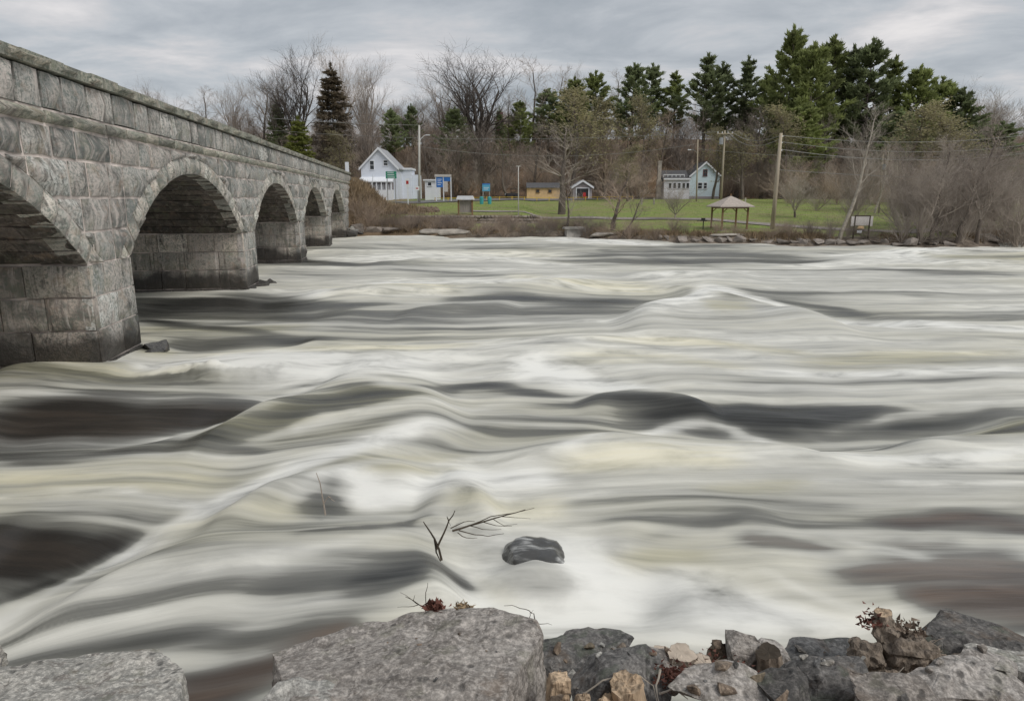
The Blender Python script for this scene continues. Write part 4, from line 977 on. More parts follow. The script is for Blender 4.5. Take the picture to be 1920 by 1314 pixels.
# mid-slope trees
HG = 'bare trees on the brown hillside'
MD = [(455,205,150,70,'twigd','bare tree behind the bridge parapet, low and dark'),(600,225,140,60,'twigd','bare tree at the foot of the dark brown spruce'),(690,205,140,70,'twigd','bare tree behind the roof of the white house'),
 (650,215,136,50,'twigd','bare tree on the orange slope left of the white house roof'),
 (800,215,138,80,'twigd','bare tree behind the street lamp arm'),(845,240,134,80,'twigd','dark bare tree above the blue information board'),(905,225,134,90,'twigd','dark bare tree on the slope under the giant oak'),
 (950,255,130,70,'twigr','reddish bare tree behind the small blue sign'),(1000,230,134,80,'twigd','dark bare tree behind the tan cabin'),(1100,235,136,80,'twigr','brownish bare tree above the grey garage'),
 (1135,250,130,70,'twigr','brown twiggy tree right of the grey garage'),(1190,225,134,80,'twigr','reddish tree left of the blue house chimney'),(1240,205,140,80,'twigr','bare tree rising over the blue house porch roof'),
 (1290,215,144,80,'twigd','bare tree directly behind the blue house gable'),(1390,210,138,90,'twigd','bare tree behind the crossarm power pole'),(1440,200,136,90,'twigd','bare tree between the crossarm pole and the bare pole'),
 (1560,215,130,80,'twigd','grey tree behind the leaning pale tree'),(1620,240,125,80,'twig','grey bushy tree below the power lines'),(1800,230,118,100,'twig','grey bare tree behind the riverside thicket'),
 (1870,260,110,110,'twig','grey bare tree at the right edge beside the thicket'),(1905,300,100,90,'twigd','lowest bare tree at the right edge')]
for i, (px, top, Y, w, tw, lab) in enumerate(MD): T(('ash', 'maple', 'oak', 'slim')[i % 4], px, top, Y, w, lab, tw, group=HG)
BG_ = 'olive budding trees below the ridge'
for px, top, Y, w, lab in [(1075,165,128,110,'broad olive budding tree above the grey garage'),(1140,190,134,80,'olive budding tree left of the ridge pines'),(1205,180,140,70,'olive budding tree below the tall twin pines'),
   (1345,240,118,70,'olive budding tree right behind the blue house'),(1400,250,116,80,'olive budding tree behind the wooden gazebo'),(1480,200,124,90,'olive budding tree between the bare pole and the green pines'),
   (1180,275,112,60,'small yellowish budding tree left of the blue house'),(1720,195,118,110,'large olive budding tree above the notice board'),(1780,210,112,110,'large olive budding tree above the riverside thicket'),
   (640,250,126,60,'small olive tree left of the white house gable')]:
    T('budded', px, top, Y, w, lab, 'twigd', leafm='bud', group=BG_, name='budding_tree')
# trees on the lawn and bank
def TG(var, px, base, top, wpx, label, **k):
    g_ = ground_hit(px, base); t = wp(px, top, g_.y); h = t.z-g_.z; nat = k.pop('nat', .42); sh = k.pop('sh', 0); ln = k.pop('lean', 0)
    return tree(var, k.pop('name', 'bare_tree'), g_.x, g_.y, h, wpx/1290*g_.y/h, label, 'tree', k.pop('group', None), k.pop('tw', 'twigd'), k.pop('bk', 'bark'), k.pop('rz', None), ln, g_.z, k.pop('leafm', None))
TG('open', 1052, 402, 225, 150, 'large dark bare tree growing by the stone wall before the grey garage', tw='twig')
TG('ash', 1148, 432, 300, 110, 'leaning grey bare tree on the bank right of the grey garage', lean=.06, tw='twigr')
TG('slim', 1168, 440, 345, 70, 'thin dark curving tree leaning right at the water edge', lean=.35, tw='twigd')
TG('forked', 1266, 412, 340, 70, 'small pale young tree on the lawn in front of the blue house', tw='twigp', bk='birch')
TG('slim', 1574, 448, 185, 90, 'tall pale-barked tree leaning right beside the notice board', lean=.13, tw='twigp', bk='birch')
TG('slim', 1640, 400, 262, 50, 'slim pale tree with a straight stem right of the notice board', lean=.05, tw='twigp', bk='birch')
TG('slim', 1672, 405, 285, 40, 'thinner pale stem beside the straight slim tree', tw='twigp', bk='birch')
TG('forked', 1490, 408, 325, 90, 'small grey many-branched tree on the lawn right of the bare pole', tw='twigp')
TG('ash', 1795, 455, 225, 130, 'tall dark trunk rising out of the riverside thicket', lean=.10, tw='twigd')
TG('ash', 1745, 455, 250, 110, 'grey bare tree on the left side of the riverside thicket', tw='twig')
TG('forked', 1720, 452, 290, 120, 'low spreading bare tree at the left foot of the thicket', tw='twig')
TG('maple', 1830, 455, 270, 110, 'grey bare tree on the right side of the riverside thicket', tw='twig')
TG('slim', 1060, 440, 330, 60, 'thin bare stem rising from the bank beside the concrete block', tw='twig', lean=-.05)
# shrubs on the banks
SG = 'leafless shrubs along the far bank'
def SH(px, base, top, wpx, lab, tw='twigr', g_=SG):
    return TG('shrub', px, base, top, wpx, lab, name='shrub', tw=tw, bk=('bark'), nat=.6, group=g_)
SHR = [(672,410,352,60,'twigr','tan shrub against the end of the bridge'),(700,420,362,70,'twigr','tan shrub below the white house porch'),(735,430,372,70,'twigr','dry shrub on the embankment below the green road sign'),
 (690,436,388,60,'twigr','low dry shrub at the foot of the bridge abutment'),(768,436,392,50,'twigr','dry shrub left of the stone retaining wall'),
 (905,444,408,60,'twigr','reddish shrub under the retaining wall, left one'),(945,446,405,60,'twigr','reddish shrub under the retaining wall, middle one'),(985,446,402,60,'twigd','dark shrub at the right end of the retaining wall'),
 (1020,446,404,60,'twigd','dark shrub left of the concrete block'),(1098,446,400,50,'twigd','grey shrub right of the concrete block'),(1130,446,405,50,'twigr','brown shrub between the concrete block and the leaning tree'),
 (1180,450,398,70,'twigr','brown shrub at the foot of the leaning grey tree'),(1230,452,410,60,'twigr','brown shrub below the small pale young tree'),(1445,448,412,50,'twigr','dark shrub at the foot of the bare pole'),
 (1480,446,408,50,'twigr','olive shrub just right of the bare pole'),(1555,450,395,50,'twigd','grey shrub left of the leaning pale tree'),(1590,452,404,40,'twigd','low shrub right at the foot of the leaning pale tree'),
 (1690,456,375,70,'twig','grey shrub forming the left edge of the thicket'),(1725,457,360,80,'twig','tall grey shrub in the left of the thicket'),(1765,457,345,90,'twigd','tall dark shrub in the middle of the thicket'),
 (1805,457,350,80,'twig','tall grey shrub in the right of the thicket'),(1845,456,375,70,'twig','grey shrub forming the right edge of the thicket'),(1895,440,385,70,'twigd','shrub beyond the thicket at the right edge'),
 (1530,395,350,70,'twig','grey hedge-like shrub behind the lawn, right of the bare pole'),(1600,392,345,80,'twig','grey shrub behind the lawn, above the notice board')]
for px, ba, to, w, tw, lab in SHR: SH(px, ba, to, w, lab, tw)
# undergrowth and far woods that read as one mass
g_ = np.random.default_rng(77)
def mass_old(name, label, spots, var, mat, cat, keep=1.0, hs=(3, 6), wf=1.0):
    V0, F0 = VAR[var]['cv']; V0 = V0.copy()
    if keep < 1:
        q = F0.reshape(-1, F0.shape[1]); nseg = len(q); ks = g_.random(nseg//3) < keep; ks = np.repeat(ks, 3); q = q[:len(ks)][ks]; F0 = q
        used = np.unique(F0); mp_ = np.zeros(len(V0), int); mp_[used] = np.arange(len(used)); V0 = V0[used]; F0 = mp_[F0]
    Vs, Fs = [], []
    for i, (x, y) in enumerate(spots):
        h = g_.uniform(*hs)/10; a_ = g_.uniform(0, 6.28); c_, s_ = math.cos(a_), math.sin(a_)
        v = V0*np.array([h*wf, h*wf, h]); v = np.stack([v[:, 0]*c_-v[:, 1]*s_, v[:, 0]*s_+v[:, 1]*c_, v[:, 2]], 1)+np.array([x, y, gz(x, y)-.1])
        Vs.append(v); Fs.append(F0+i*len(V0))
    me = mesh_np(name, np.concatenate(Vs), np.concatenate(Fs)); o = link(name, me, mat)
    return tag(o, label, cat, kind='stuff')
def slots(n_, x0, x1, y0, y1): return [(g_.uniform(x0, x1)*((y0+y1)/2+((y_ := g_.uniform(y0, y1))-(y0+y1)/2))/((y0+y1)/2), y_) for _ in range(n_)]
0 and print('shrub tris', len(VAR['shrub']['cv'][1])*2, 'maple', len(VAR['maple']['cv'][1])*2, 'oak', len(VAR['oak']['cv'][1])*2,'ash', len(VAR['ash']['cv'][1])*2)
def gn_mass(name, label, cat, spots, sources, hs, wf):
    """one object: points on the hillside, each carrying a copy of a tree crown"""
    V = np.array([(x, y, gz(x, y)-.2) for x, y in spots]); me = bpy.data.meshes.new(name); me.vertices.add(len(V)); me.vertices.foreach_set('co', V.astype(np.float32).ravel())
    h = g_.uniform(hs[0], hs[1], len(V))/10; w = h*g_.uniform(wf[0], wf[1], len(V))
    a1 = me.attributes.new('size', 'FLOAT_VECTOR', 'POINT'); a1.data.foreach_set('vector', np.stack([w, w, h], 1).astype(np.float32).ravel())
    a2 = me.attributes.new('turn', 'FLOAT_VECTOR', 'POINT'); a2.data.foreach_set('vector', np.stack([0*w, 0*w, g_.uniform(0, 6.28, len(V))], 1).astype(np.float32).ravel())
    a3 = me.attributes.new('pick', 'INT', 'POINT'); a3.data.foreach_set('value', g_.integers(0, len(sources), len(V)).astype(np.int32))
    o = link(name, me); tag(o, label, cat, kind='stuff')
    ng = bpy.data.node_groups.new(name, 'GeometryNodeTree'); ng.interface.new_socket('Geometry', in_out='INPUT', socket_type='NodeSocketGeometry'); ng.interface.new_socket('Geometry', in_out='OUTPUT', socket_type='NodeSocketGeometry')
    gi_ = ng.nodes.new('NodeGroupInput'); go = ng.nodes.new('NodeGroupOutput'); jn = ng.nodes.new('GeometryNodeJoinGeometry'); lk = ng.links.new
    def att(nm, t):
        q = ng.nodes.new('GeometryNodeInputNamedAttribute'); q.data_type = t; q.inputs[0].default_value = nm; return q.outputs[0]
    sz, tn_, pk = att('size', 'FLOAT_VECTOR'), att('turn', 'FLOAT_VECTOR'), att('pick', 'INT')
    for i, (src, mat) in enumerate(sources):
        oi = ng.nodes.new('GeometryNodeObjectInfo'); oi.inputs[0].default_value = src; sm = ng.nodes.new('GeometryNodeSetMaterial'); sm.inputs['Material'].default_value = mat; lk(oi.outputs['Geometry'], sm.inputs[0])
        ip = ng.nodes.new('GeometryNodeInstanceOnPoints'); cp = ng.nodes.new('FunctionNodeCompare'); cp.data_type = 'INT'; cp.operation = 'EQUAL'; lk(pk, cp.inputs[2]); cp.inputs[3].default_value = i
        lk(gi_.outputs[0], ip.inputs['Points']); lk(cp.outputs[0], ip.inputs['Selection']); lk(sm.outputs[0], ip.inputs['Instance']); lk(tn_, ip.inputs['Rotation']); lk(sz, ip.inputs['Scale']); lk(ip.outputs[0], jn.inputs[0])
    lk(jn.outputs[0], go.inputs[0]); md = o.modifiers.new('scatter', 'NODES'); md.node_group = ng; return o
def crown_of(var): return [o for o in bpy.data.objects if o.name.split('.')[0] == 'crown' and o.data == VAR[var]['crown']][0]
gn_mass('undergrowth', 'brown leafless undergrowth covering the hillside behind the houses', 'undergrowth', slots(520, -80, 118, 133, 192), [(crown_of('shrub'), M['twigr']), (crown_of('shrub'), M['twig']), (crown_of('slim'), M['twigr']), (crown_of('ash'), M['twigd'])], (4.5, 9), (.9, 1.5))
gn_mass('far_woods', 'grey-brown leafless woods massed along the top of the hillside', 'woods', slots(300, -95, 150, 146, 215), [(crown_of('maple'), M['twigd']), (crown_of('ash'), M['twig']), (crown_of('open'), M['twigr']), (crown_of('slim'), M['twigd'])], (7, 12.5), (.9, 1.5))
r5 = random.Random(15)
gn_mass('woodland_edge', 'dense brown scrub and young trees along the back of the lawn', 'scrub', [p for p in slots(300, -20, 112, 119, 138) if not (24 < p[0] < 44 and p[1] < 144) and not (-2 < p[0] < 17 and p[1] < 131) and not (p[0] < 8 and p[1] < 126)]+[p for p in slots(120, 42, 110, 104, 122)], [(crown_of('shrub'), M['twigr']), (crown_of('slim'), M['twig']), (crown_of('ash'), M['twigr']), (crown_of('budded'), M['twigd'])], (4.5, 9.5), (.9, 1.5))
gn_mass('riverside_thicket', 'dense grey leafless thicket on the bank at the right', 'thicket', [(r5.uniform(34, 45.5), r5.uniform(61.5, 72)) for _ in range(44)]+[(r5.uniform(44, 75), r5.uniform(70, 95)) for _ in range(50)], [(crown_of('shrub'), M['twig']), (crown_of('slim'), M['twigd']), (crown_of('ash'), M['twig'])], (4.0, 8.8), (.9, 1.4))
r6 = random.Random(8)
gn_mass('bank_brush', 'low tangled leafless brush along the far water edge', 'brush', [(x_, float(shore(np.array([x_]))[0])+r6.uniform(.8, 4.2)) for x_ in [r6.uniform(-17, 7) for _ in range(90)]+[r6.uniform(7, 32) for _ in range(26)]], [(crown_of('shrub'), M['twigr']), (crown_of('shrub'), M['twigd'])], (1.1, 2.4), (1, 1.6))
# dry grass and weeds
def tufts(name, label, mat, pts, h, n_, sp, seed, cat='dry grass'):
    q = np.random.default_rng(seed); P = np.array(pts); i = q.integers(0, len(P), n_); x = P[i, 0]+q.normal(0, sp, n_); y = P[i, 1]+q.normal(0, sp, n_); z = terr(x, y)
    keep = z > .12; x, y, z = x[keep], y[keep], z[keep]; n_ = len(x)
    hh = h*q.uniform(.4, 1.3, n_); a_ = q.uniform(0, 6.28, n_); w = .05*h/.6*q.uniform(.6, 1.4, n_); tx = q.normal(0, .35, n_)*hh; ty = q.normal(0, .35, n_)*hh
    V = np.stack([np.stack([x-np.cos(a_)*w, y-np.sin(a_)*w, z-.05], 1), np.stack([x+np.cos(a_)*w, y+np.sin(a_)*w, z-.05], 1), np.stack([x+tx, y+ty, z+hh], 1)], 1).reshape(-1, 3)
    return tag(link(name, mesh_np(name, V, np.arange(len(V)).reshape(-1, 3)), mat), label, cat, kind='stuff')
bp_ = [(x, float(shore(np.array([x]))[0])+R.uniform(.6, 3)) for x in np.arange(-19, 50, .12) if mnoise.noise((x*.55, 3.3, 0)) > .05]
tufts('bank_grass', 'dry tan grass and weeds along the far water edge', M['dry'], bp_, .42, 13000, .5, 3)
tufts('embankment_grass', 'long dry grass on the embankment at the end of the bridge', M['dry'], [(R.uniform(-21, -12.5)+k_*0, R.uniform(79, 92)) for k_ in range(300)]+[(R.uniform(-13, -8), R.uniform(78, 81.5)) for _ in range(120)], .75, 12000, .8, 4)
lawnp = [(R.uniform(-14, 52), R.uniform(64, 118)) for _ in range(3000)]
M['lawn'] = plain('lawn_blades', (.18, .25, .05), .9, .35, .35)
tufts('lawn_grass', 'short spring grass covering the riverside lawn', M['lawn'], lawnp, .14, 40000, 1.2, 5, 'grass')
# ------------------------------------------------------------------ far bank: paths, walls, stones
def strip(name, pts, w, mat, kind='structure', lift=.03, label=None):
    V = []; F = []
    P = []
    for (a, b_) in zip(pts, pts[1:]):
        n_ = max(1, int(math.hypot(b_[0]-a[0], b_[1]-a[1])/1.0))
        P += [(a[0]+(b_[0]-a[0])*i/n_, a[1]+(b_[1]-a[1])*i/n_) for i in range(n_)]
    P.append(pts[-1])
    for i, p in enumerate(P):
        q = P[min(i+1, len(P)-1)]; o = P[max(i-1, 0)]; t = Vector((q[0]-o[0], q[1]-o[1])).normalized()
        for s_ in (-1, -.33, .33, 1): x, y = p[0]-t.y*w/2*s_, p[1]+t.x*w/2*s_; V.append((x, y, gz(x, y)+lift+.05))
    for i in range(len(P)-1):
        for k in range(3): F.append((i*4+k, i*4+k+1, i*4+5+k, i*4+4+k))
    return tag(link(name, mesh_np(name, V, F), mat), kind=kind, label=label)
def G2(px, py): g0 = ground_hit(px, py); return (g0.x, g0.y)
strip('footpath', [G2(870, 397), G2(1000, 404), G2(1080, 409), G2(1200, 411), G2(1330, 412), G2(1420, 420), G2(1520, 428), G2(1600, 432), G2(1700, 436), (50, 72), (80, 79)], 2.2, M['path'])
strip('road', [(-17, 104), (-5, 112), (15, 119), (40, 121), (80, 124), (160, 130)], 5.5, M['asphalt'], lift=.05)
strip('driveway', [(12.5, 120), (13, 124)], 3, M['path'], lift=.1)
# retaining wall of separate stones
rw = empty('retaining_wall', (-9, 82, 1.0), 0, 'low dark stone retaining wall under the lawn on the far bank', 'wall')
r = random.Random(3)
wallm = [mesh_np('w%d' % i, *(lambda P: P)(([(x*(1+r.uniform(-.1, .1)), y, z*(1+r.uniform(-.12, .12))) for x in (-.5, .5) for y in (-.25, .25) for z in (-.5, .5)], [(0,1,3,2), (4,6,7,5), (0,4,5,1), (2,3,7,6), (0,2,6,4), (1,5,7,3)]))) for i in range(5)]
for me_ in wallm: me_.materials.append(M['rubble'])
for c in range(3):
    x = -12.6+r.uniform(0, .5)
    while x < 3.2:
        w = r.uniform(.3, .85); o = link('wall_stone', r.choice(wallm), None, rw, (x+w/2+9, -.3+r.uniform(-.06, .06)+c*.05, c*.36+.15)); o.scale = (w*.97, 1, .34); x += w
box('wall_core', M['mortard'], rw, -3.6, 12.2, -.35, .3, -.4, 1.02)
# pale kerb of stones along the right-hand bank
for name, label, x0, x1, zc, mat, hh in (('stone_edging', 'dark stone edging of the lawn along the right bank', 14, 37.5, .30, M['rubble'], .5),):
    edm = [hull('edge', blob(0, 0, 0, .5, .5, .5, 70+i, 11), M['rubble'], None, .3, .06, i, (0, 0, 0)) for i in range(5)]; eds = [q.data for q in edm]; [bpy.data.objects.remove(q) for q in edm]
    e = empty(name, (x0, float(shore(np.array([x0]))[0]), 0), 0, label, 'edging'); x = x0; i = 0
    while x < x1 and i < 200:
        w = r.uniform(.35, 1.5); y = float(shore(np.array([x+w/2]))[0])+.35+r.uniform(-.3, .35); o = link('edging_stone', r.choice(eds), None, e, (x+w/2-x0, y-e.location.y+r.uniform(-.1, .1), r.uniform(.12, .3))); o.scale = (w*1.15, r.uniform(.8, 1.5), r.uniform(.35, .9)); o.rotation_euler = (r.uniform(-.3, .3), r.uniform(-.15, .15), r.uniform(-.8, .8)); x += w*.85; i += 1
for i, (px, py, sx, sz, mk, lab) in enumerate([(700,437,1.3,.5,'rubble','long dark rock at the water edge below the embankment'),(735,439,1.6,.45,'rubble','dark flat rock right of the long one below the embankment'),(670,436,.9,.6,'rubble','dark rock touching the bridge abutment'),
    (815,440,1.8,.35,'lightstone','pale flat shelf of rock below the retaining wall'),(850,441,2.0,.35,'lightstone','pale flat shelf of rock, right-hand of the two below the wall'),(870,438,.9,.5,'rubble','brown boulder on the pale shelf of rock'),
    (1128,447,1.3,.35,'lightstone','low pale rock in the shallows right of the concrete block'),(1850,452,1.5,.45,'rubble','dark rock at the foot of the thicket'),(1370,446,2.2,.16,'lightstone','pale flat stone slab on the bank in front of the gazebo')]):
    p = ground_hit(px, py-4); x, y = p.x, p.y
    o = hull('shore_rock', blob(x, y, max(p.z, .1)+sz*.25, sx, .8, sz, 100+i), M[mk], None, .3, .08, i); tag(o, lab, 'rock', 'rocks along the far shore')
# concrete block at the water edge
p = ground_hit(1074, 440); e = empty('concrete_block', (p.x, p.y-.6, .3), .15, 'broken grey concrete landing block at the water edge beside the big bare tree', 'concrete block')
hull('base_block', [(x, y, z) for x in (-.8, .75) for y in (-.5, .6) for z in (-.7, .55)]+[(.9, .1, .2)], M['concrete'], e, .2, .06, 3, (0, 0, 0))
hull('top_slab', [(x, y, z) for x in (-1.05, 1.1) for y in (-.7, .7) for z in (.56, .78)], M['concrete'], e, .2, .05, 4, (0, 0, 0))
hull('broken_wing', [(x, y, z) for x in (.8, 1.3) for y in (-.3, .6) for z in (-.3, .5)], M['concrete'], e, .2, .06, 5, (0, 0, 0))
# brush pile
p = ground_hit(802, 398); o = hull('brush_pile', blob(p.x, p.y, p.z+.25, 1.5, .9, .45, 9, 30), M['litter'], None, .12, .22, 8, fine=1.2); tag(o, 'heap of cut brown brushwood on the lawn above the retaining wall', 'brush pile')
# ------------------------------------------------------------------ houses
def window(par, x, z, w, h, y, fr='white', rows=2, cols=1, glass='glass'):
    """window on a wall facing -y at plane y (parent's space)"""
    m_ = MB(); t = .09
    m_.box(x-w/2-t, x+w/2+t, y-.08, y-.003, z+h/2, z+h/2+t*1.3); m_.box(x-w/2-t*1.3, x+w/2+t*1.3, y-.11, y-.003, z-h/2-t, z-h/2)
    m_.box(x-w/2-t, x-w/2, y-.08, y-.003, z-h/2, z+h/2); m_.box(x+w/2, x+w/2+t, y-.08, y-.003, z-h/2, z+h/2)
    for i in range(1, rows): zz = z-h/2+h*i/rows; m_.box(x-w/2, x+w/2, y-.06, y-.004, zz-.03, zz+.03)
    for i in range(1, cols): xx = x-w/2+w*i/cols; m_.box(xx-.03, xx+.03, y-.065, y-.005, z-h/2, z+h/2)
    f_ = m_.build('window', M[fr], par); box('pane', M[glass], f_, x-w/2, x+w/2, y-.03, y-.002, z-h/2, z+h/2); return f_
def house_at(name, px, base_py, Y, label, cat='house', z=None):
    q = wp(px, base_py, Y); zz = gz(q.x, Y) if z is None else z
    return empty(name, (q.x, Y, zz), 0, label, cat), zz
def gable(e, w, d, eave, apex, wall, roof, ov=.3, th=.16, trim='white', x0=0, y0=0, asym=0, name='wall'):
    MB().prism([(x0-w/2, -.6), (x0+w/2, -.6), (x0+w/2, eave), (x0+asym, apex), (x0-w/2, eave)], y0, y0+d).build(name, M[wall], e)
    for s_ in (-1, 1):
        ex = x0+s_*(w/2+ov); k = (apex-eave)/(w/2-s_*asym); ez = eave-ov*k
        MB().prism([(x0+asym, apex+.01), (ex, ez+.01), (ex, ez+.01+th), (x0+asym, apex+.01+th)], y0-ov, y0+d+ov).build('roof', M[roof], e)
        MB().prism([(x0+asym, apex-.18), (ex, ez-.18), (ex, ez+th+.03), (x0+asym, apex+th+.03)], y0-ov-.06, y0-ov-.003).build('bargeboard', M[trim], e)
# white house
Y = 114.0; k = Y/1312.
e, zb = house_at('white_house', 713, 370, Y, 'tall white gabled house with a pale grey roof at the far end of the bridge')
dz = 4.0-zb; X_ = lambda px: (px-713)*k; Z_ = lambda py: dz+(372-py)*k
gable(e, 5.85, 8, Z_(316), Z_(282), 'whitesid', 'roofg')
window(e, X_(700), Z_(312), .62, 1.3, 0); window(e, X_(725.5), Z_(308), .62, .75, 0)
MB().prism([(X_(744)+.03, -.5), (X_(764), -.5), (X_(764), Z_(318)), (X_(744)+.03, Z_(318))], 5, 9.5).build('annex', M['whitesid'], e)
box('annex_roof', M['white'], e, X_(744)+.02, X_(766), 4.8, 9.7, Z_(318)+.003, Z_(314.5))
MB().box(X_(764)+.02, X_(777), 6, 9.4, -.5, Z_(327)).build('rear_extension', M['cyan'] if False else M['whitesid'], e)
MB().prism([(-1, 0), (-1, .1), (0, .1), (0, 0)], 0, .1)
pr = MB(); pr.v += [(X_(677), -2.0, Z_(343)), (X_(741), -2.0, Z_(343)), (X_(741), -.003, Z_(335)), (X_(679), -.003, Z_(335)), (X_(677), -2.0, Z_(341)), (X_(741), -2.0, Z_(341)), (X_(741), -.003, Z_(333)), (X_(679), -.003, Z_(333))]
pr.f += [(0,1,2,3), (7,6,5,4), (0,4,5,1), (1,5,6,2), (2,6,7,3), (3,7,4,0)]; pr.build('porch_roof', M['white'], e)
box('porch_painted_shade', M['greysid'], e, X_(683), X_(739), -.05, -.003, Z_(368), Z_(343))  # grey sheet over the white siding, porch shade put into its colour
for i in range(7): box('porch_post', M['white'], e, X_(684+i*9)-.08, X_(684+i*9)+.08, -1.9, -1.72, Z_(370), Z_(343.4))
for i in range(18): box('porch_railing_slat', M['white'], e, X_(685+i*3)-.04, X_(685+i*3)+.04, -1.68, -1.62, Z_(356), Z_(347))
box('porch_skirt', M['white'], e, X_(682), X_(739), -1.95, -.06, -.5, Z_(356.5))
# orange-red patch building far left behind
e, zb = house_at('red_shed', 660, 318, 150, 'small dull red shed behind the bridge parapet, left of the white house', 'shed', z=8.2)
gable(e, 4.2, 3, 1.6, 2.3, 'maroon', 'roofd', .15)
# white shed
Y = 112.; k = Y/1312.; e, zb = house_at('white_shed', 806, 360, Y, 'small white flat-roofed shed left of the blue information board', 'shed'); dz = 4-zb; X_ = lambda px: (px-806)*k; Z_ = lambda py: dz+(372-py)*k
box('wall', M['white'], e, X_(797), X_(823), 0, 2.6, -.5, Z_(340)); box('roof', M['white'], e, X_(794), X_(826), -.25, 2.9, Z_(340)+.003, Z_(337.6)); window(e, X_(806), Z_(346), .55, .5, 0, rows=1)
# tan cabin
Y = 125.; k = Y/1312.; e, zb = house_at('tan_cabin', 1021, 371, Y, 'long low orange-tan cabin with a grey roof behind the big bare tree', 'cabin'); dz = 4-zb; X_ = lambda px: (px-1021)*k; Z_ = lambda py: dz+(372-py)*k
box('wall', M['orange'], e, X_(988), X_(1056), 0, 4, -.5, Z_(353)); ro_ = MB().prism([(-.3, Z_(353)+.01), (2, Z_(343)), (4.3, Z_(353)+.01)], X_(987), X_(1057)).build('roof', M['roofd'], e); ro_.data.transform(__import__('mathutils').Matrix(((0, 1, 0, 0), (1, 0, 0, 0), (0, 0, 1, 0), (0, 0, 0, 1)))); ro_.data.flip_normals()
for wx in (1008, 1031): window(e, X_(wx), Z_(359), .5, .45, 0, 'timber', 1)
# grey garage
Y = 122.; k = Y/1312.; e, zb = house_at('grey_garage', 1092, 371, Y, 'small grey gabled garage with its wide door open', 'garage'); dz = 4-zb; X_ = lambda px: (px-1092)*k; Z_ = lambda py: dz+(372-py)*k
gable(e, 3.3, 5, Z_(351), Z_(340), 'greysid', 'roofg', .28)
box('doorway', M['black'], e, X_(1081), X_(1103), -.03, -.003, -.2, Z_(354))  # flat black sheet paints the unlit inside of the open garage
for a, b_, c, d in ((1079.5, 1081, 372, 352.5), (1103, 1104.5, 372, 352.5), (1081, 1103, 354, 352.5)): box('door_frame', M['white'], e, X_(a), X_(b_), -.1, -.004, Z_(c), Z_(d))
e2 = empty('stacked_chair', (e.location.x+.35, e.location.y-.5, gz(e.location.x+.35, e.location.y-.5)+.02), .2, 'red chair standing in the open garage doorway', 'chair')
box('seat', M['red'], e2, -.25, .25, -.25, .25, .42, .48); box('backrest', M['red'], e2, -.25, .25, .2, .26, .5, 1.1)
for a in (-.22, .22):
    for c in (-.22, .2): box('leg', M['red'], e2, a-.03, a+.03, c-.03, c+.03, 0, .418)
# blue house
Y = 135.; k = Y/1312.; e, zb = house_at('blue_house', 1320, 371, Y, 'pale blue gabled house with a white sunroom wing and stone chimney'); dz = 4-zb; X_ = lambda px: (px-1320)*k; Z_ = lambda py: dz+(372-py)*k
gable(e, 5.7, 7, Z_(331), Z_(307), 'bluesid', 'roofd', .3)
window(e, X_(1319.5), Z_(326), .65, 1.1, 0, 'maroon'); window(e, X_(1311), Z_(349), .75, 1.05, 0, 'white'); window(e, X_(1321), Z_(349), .55, 1.05, 0, 'white')
box('foundation', M['greysid'], e, X_(1291), X_(1348), -.06, -.003, -.4, Z_(368.5))
MB().box(X_(1243), X_(1291)-.02, -.5, 5.5, -.5, Z_(338)).build('sunroom_wall', M['white'], e)
ro_ = MB().prism([(-.1, Z_(338)+.005), (2.9, Z_(320)), (5.8, Z_(338)+.005)], X_(1241), X_(1291)-.03).build('sunroom_roof', M['roofd'], e); ro_.data.transform(__import__('mathutils').Matrix(((0, 1, 0, 0), (1, 0, 0, 0), (0, 0, 1, 0), (0, 0, 0, 1)))); ro_.data.flip_normals()
box('porch_roof', M['roofd'], e, X_(1241), X_(1292)-.02, -.75, -.12, Z_(337), Z_(333.5)); box('balcony_rail', M['white'], e, X_(1241), X_(1280), -.62, -.53, Z_(330), Z_(328.6))
for i in range(6): box('rail_post', M['white'], e, X_(1241+i*7.6), X_(1241+i*7.6)+.1, -.62, -.53, Z_(333.4), Z_(330)-.003)
box('fascia', M['white'], e, X_(1241), X_(1292)-.02, -.83, -.752, Z_(338.6), Z_(335.5))
for i, wx in enumerate((1254, 1262.5, 1271, 1279.5, 1287)): window(e, X_(wx), Z_(349), .5, .95, -.5, 'white', 1)
ch = empty('c', (0, 0, 0)); bpy.data.objects.remove(ch)
chm = MB()
chm.box(X_(1231.5), X_(1240), .4, 1.4, -.5, Z_(338)); chm.box(X_(1232.5), X_(1239), .5, 1.3, Z_(338)+.002, Z_(306)); chm.box(X_(1231.8), X_(1239.8), .4, 1.4, Z_(306)+.002, Z_(304)); chm.build('chimney', M['lightstone'], e)
# brick chimney on the hill
q = wp(937, 240, 165); o = box('brick_chimney', M['maroon'], None, -.75, .75, -.6, .6, -5, 3.4); o.location = (q.x, 165, q.z); tag(o, 'square brick chimney stack standing on the hill beside the giant oak', 'chimney')
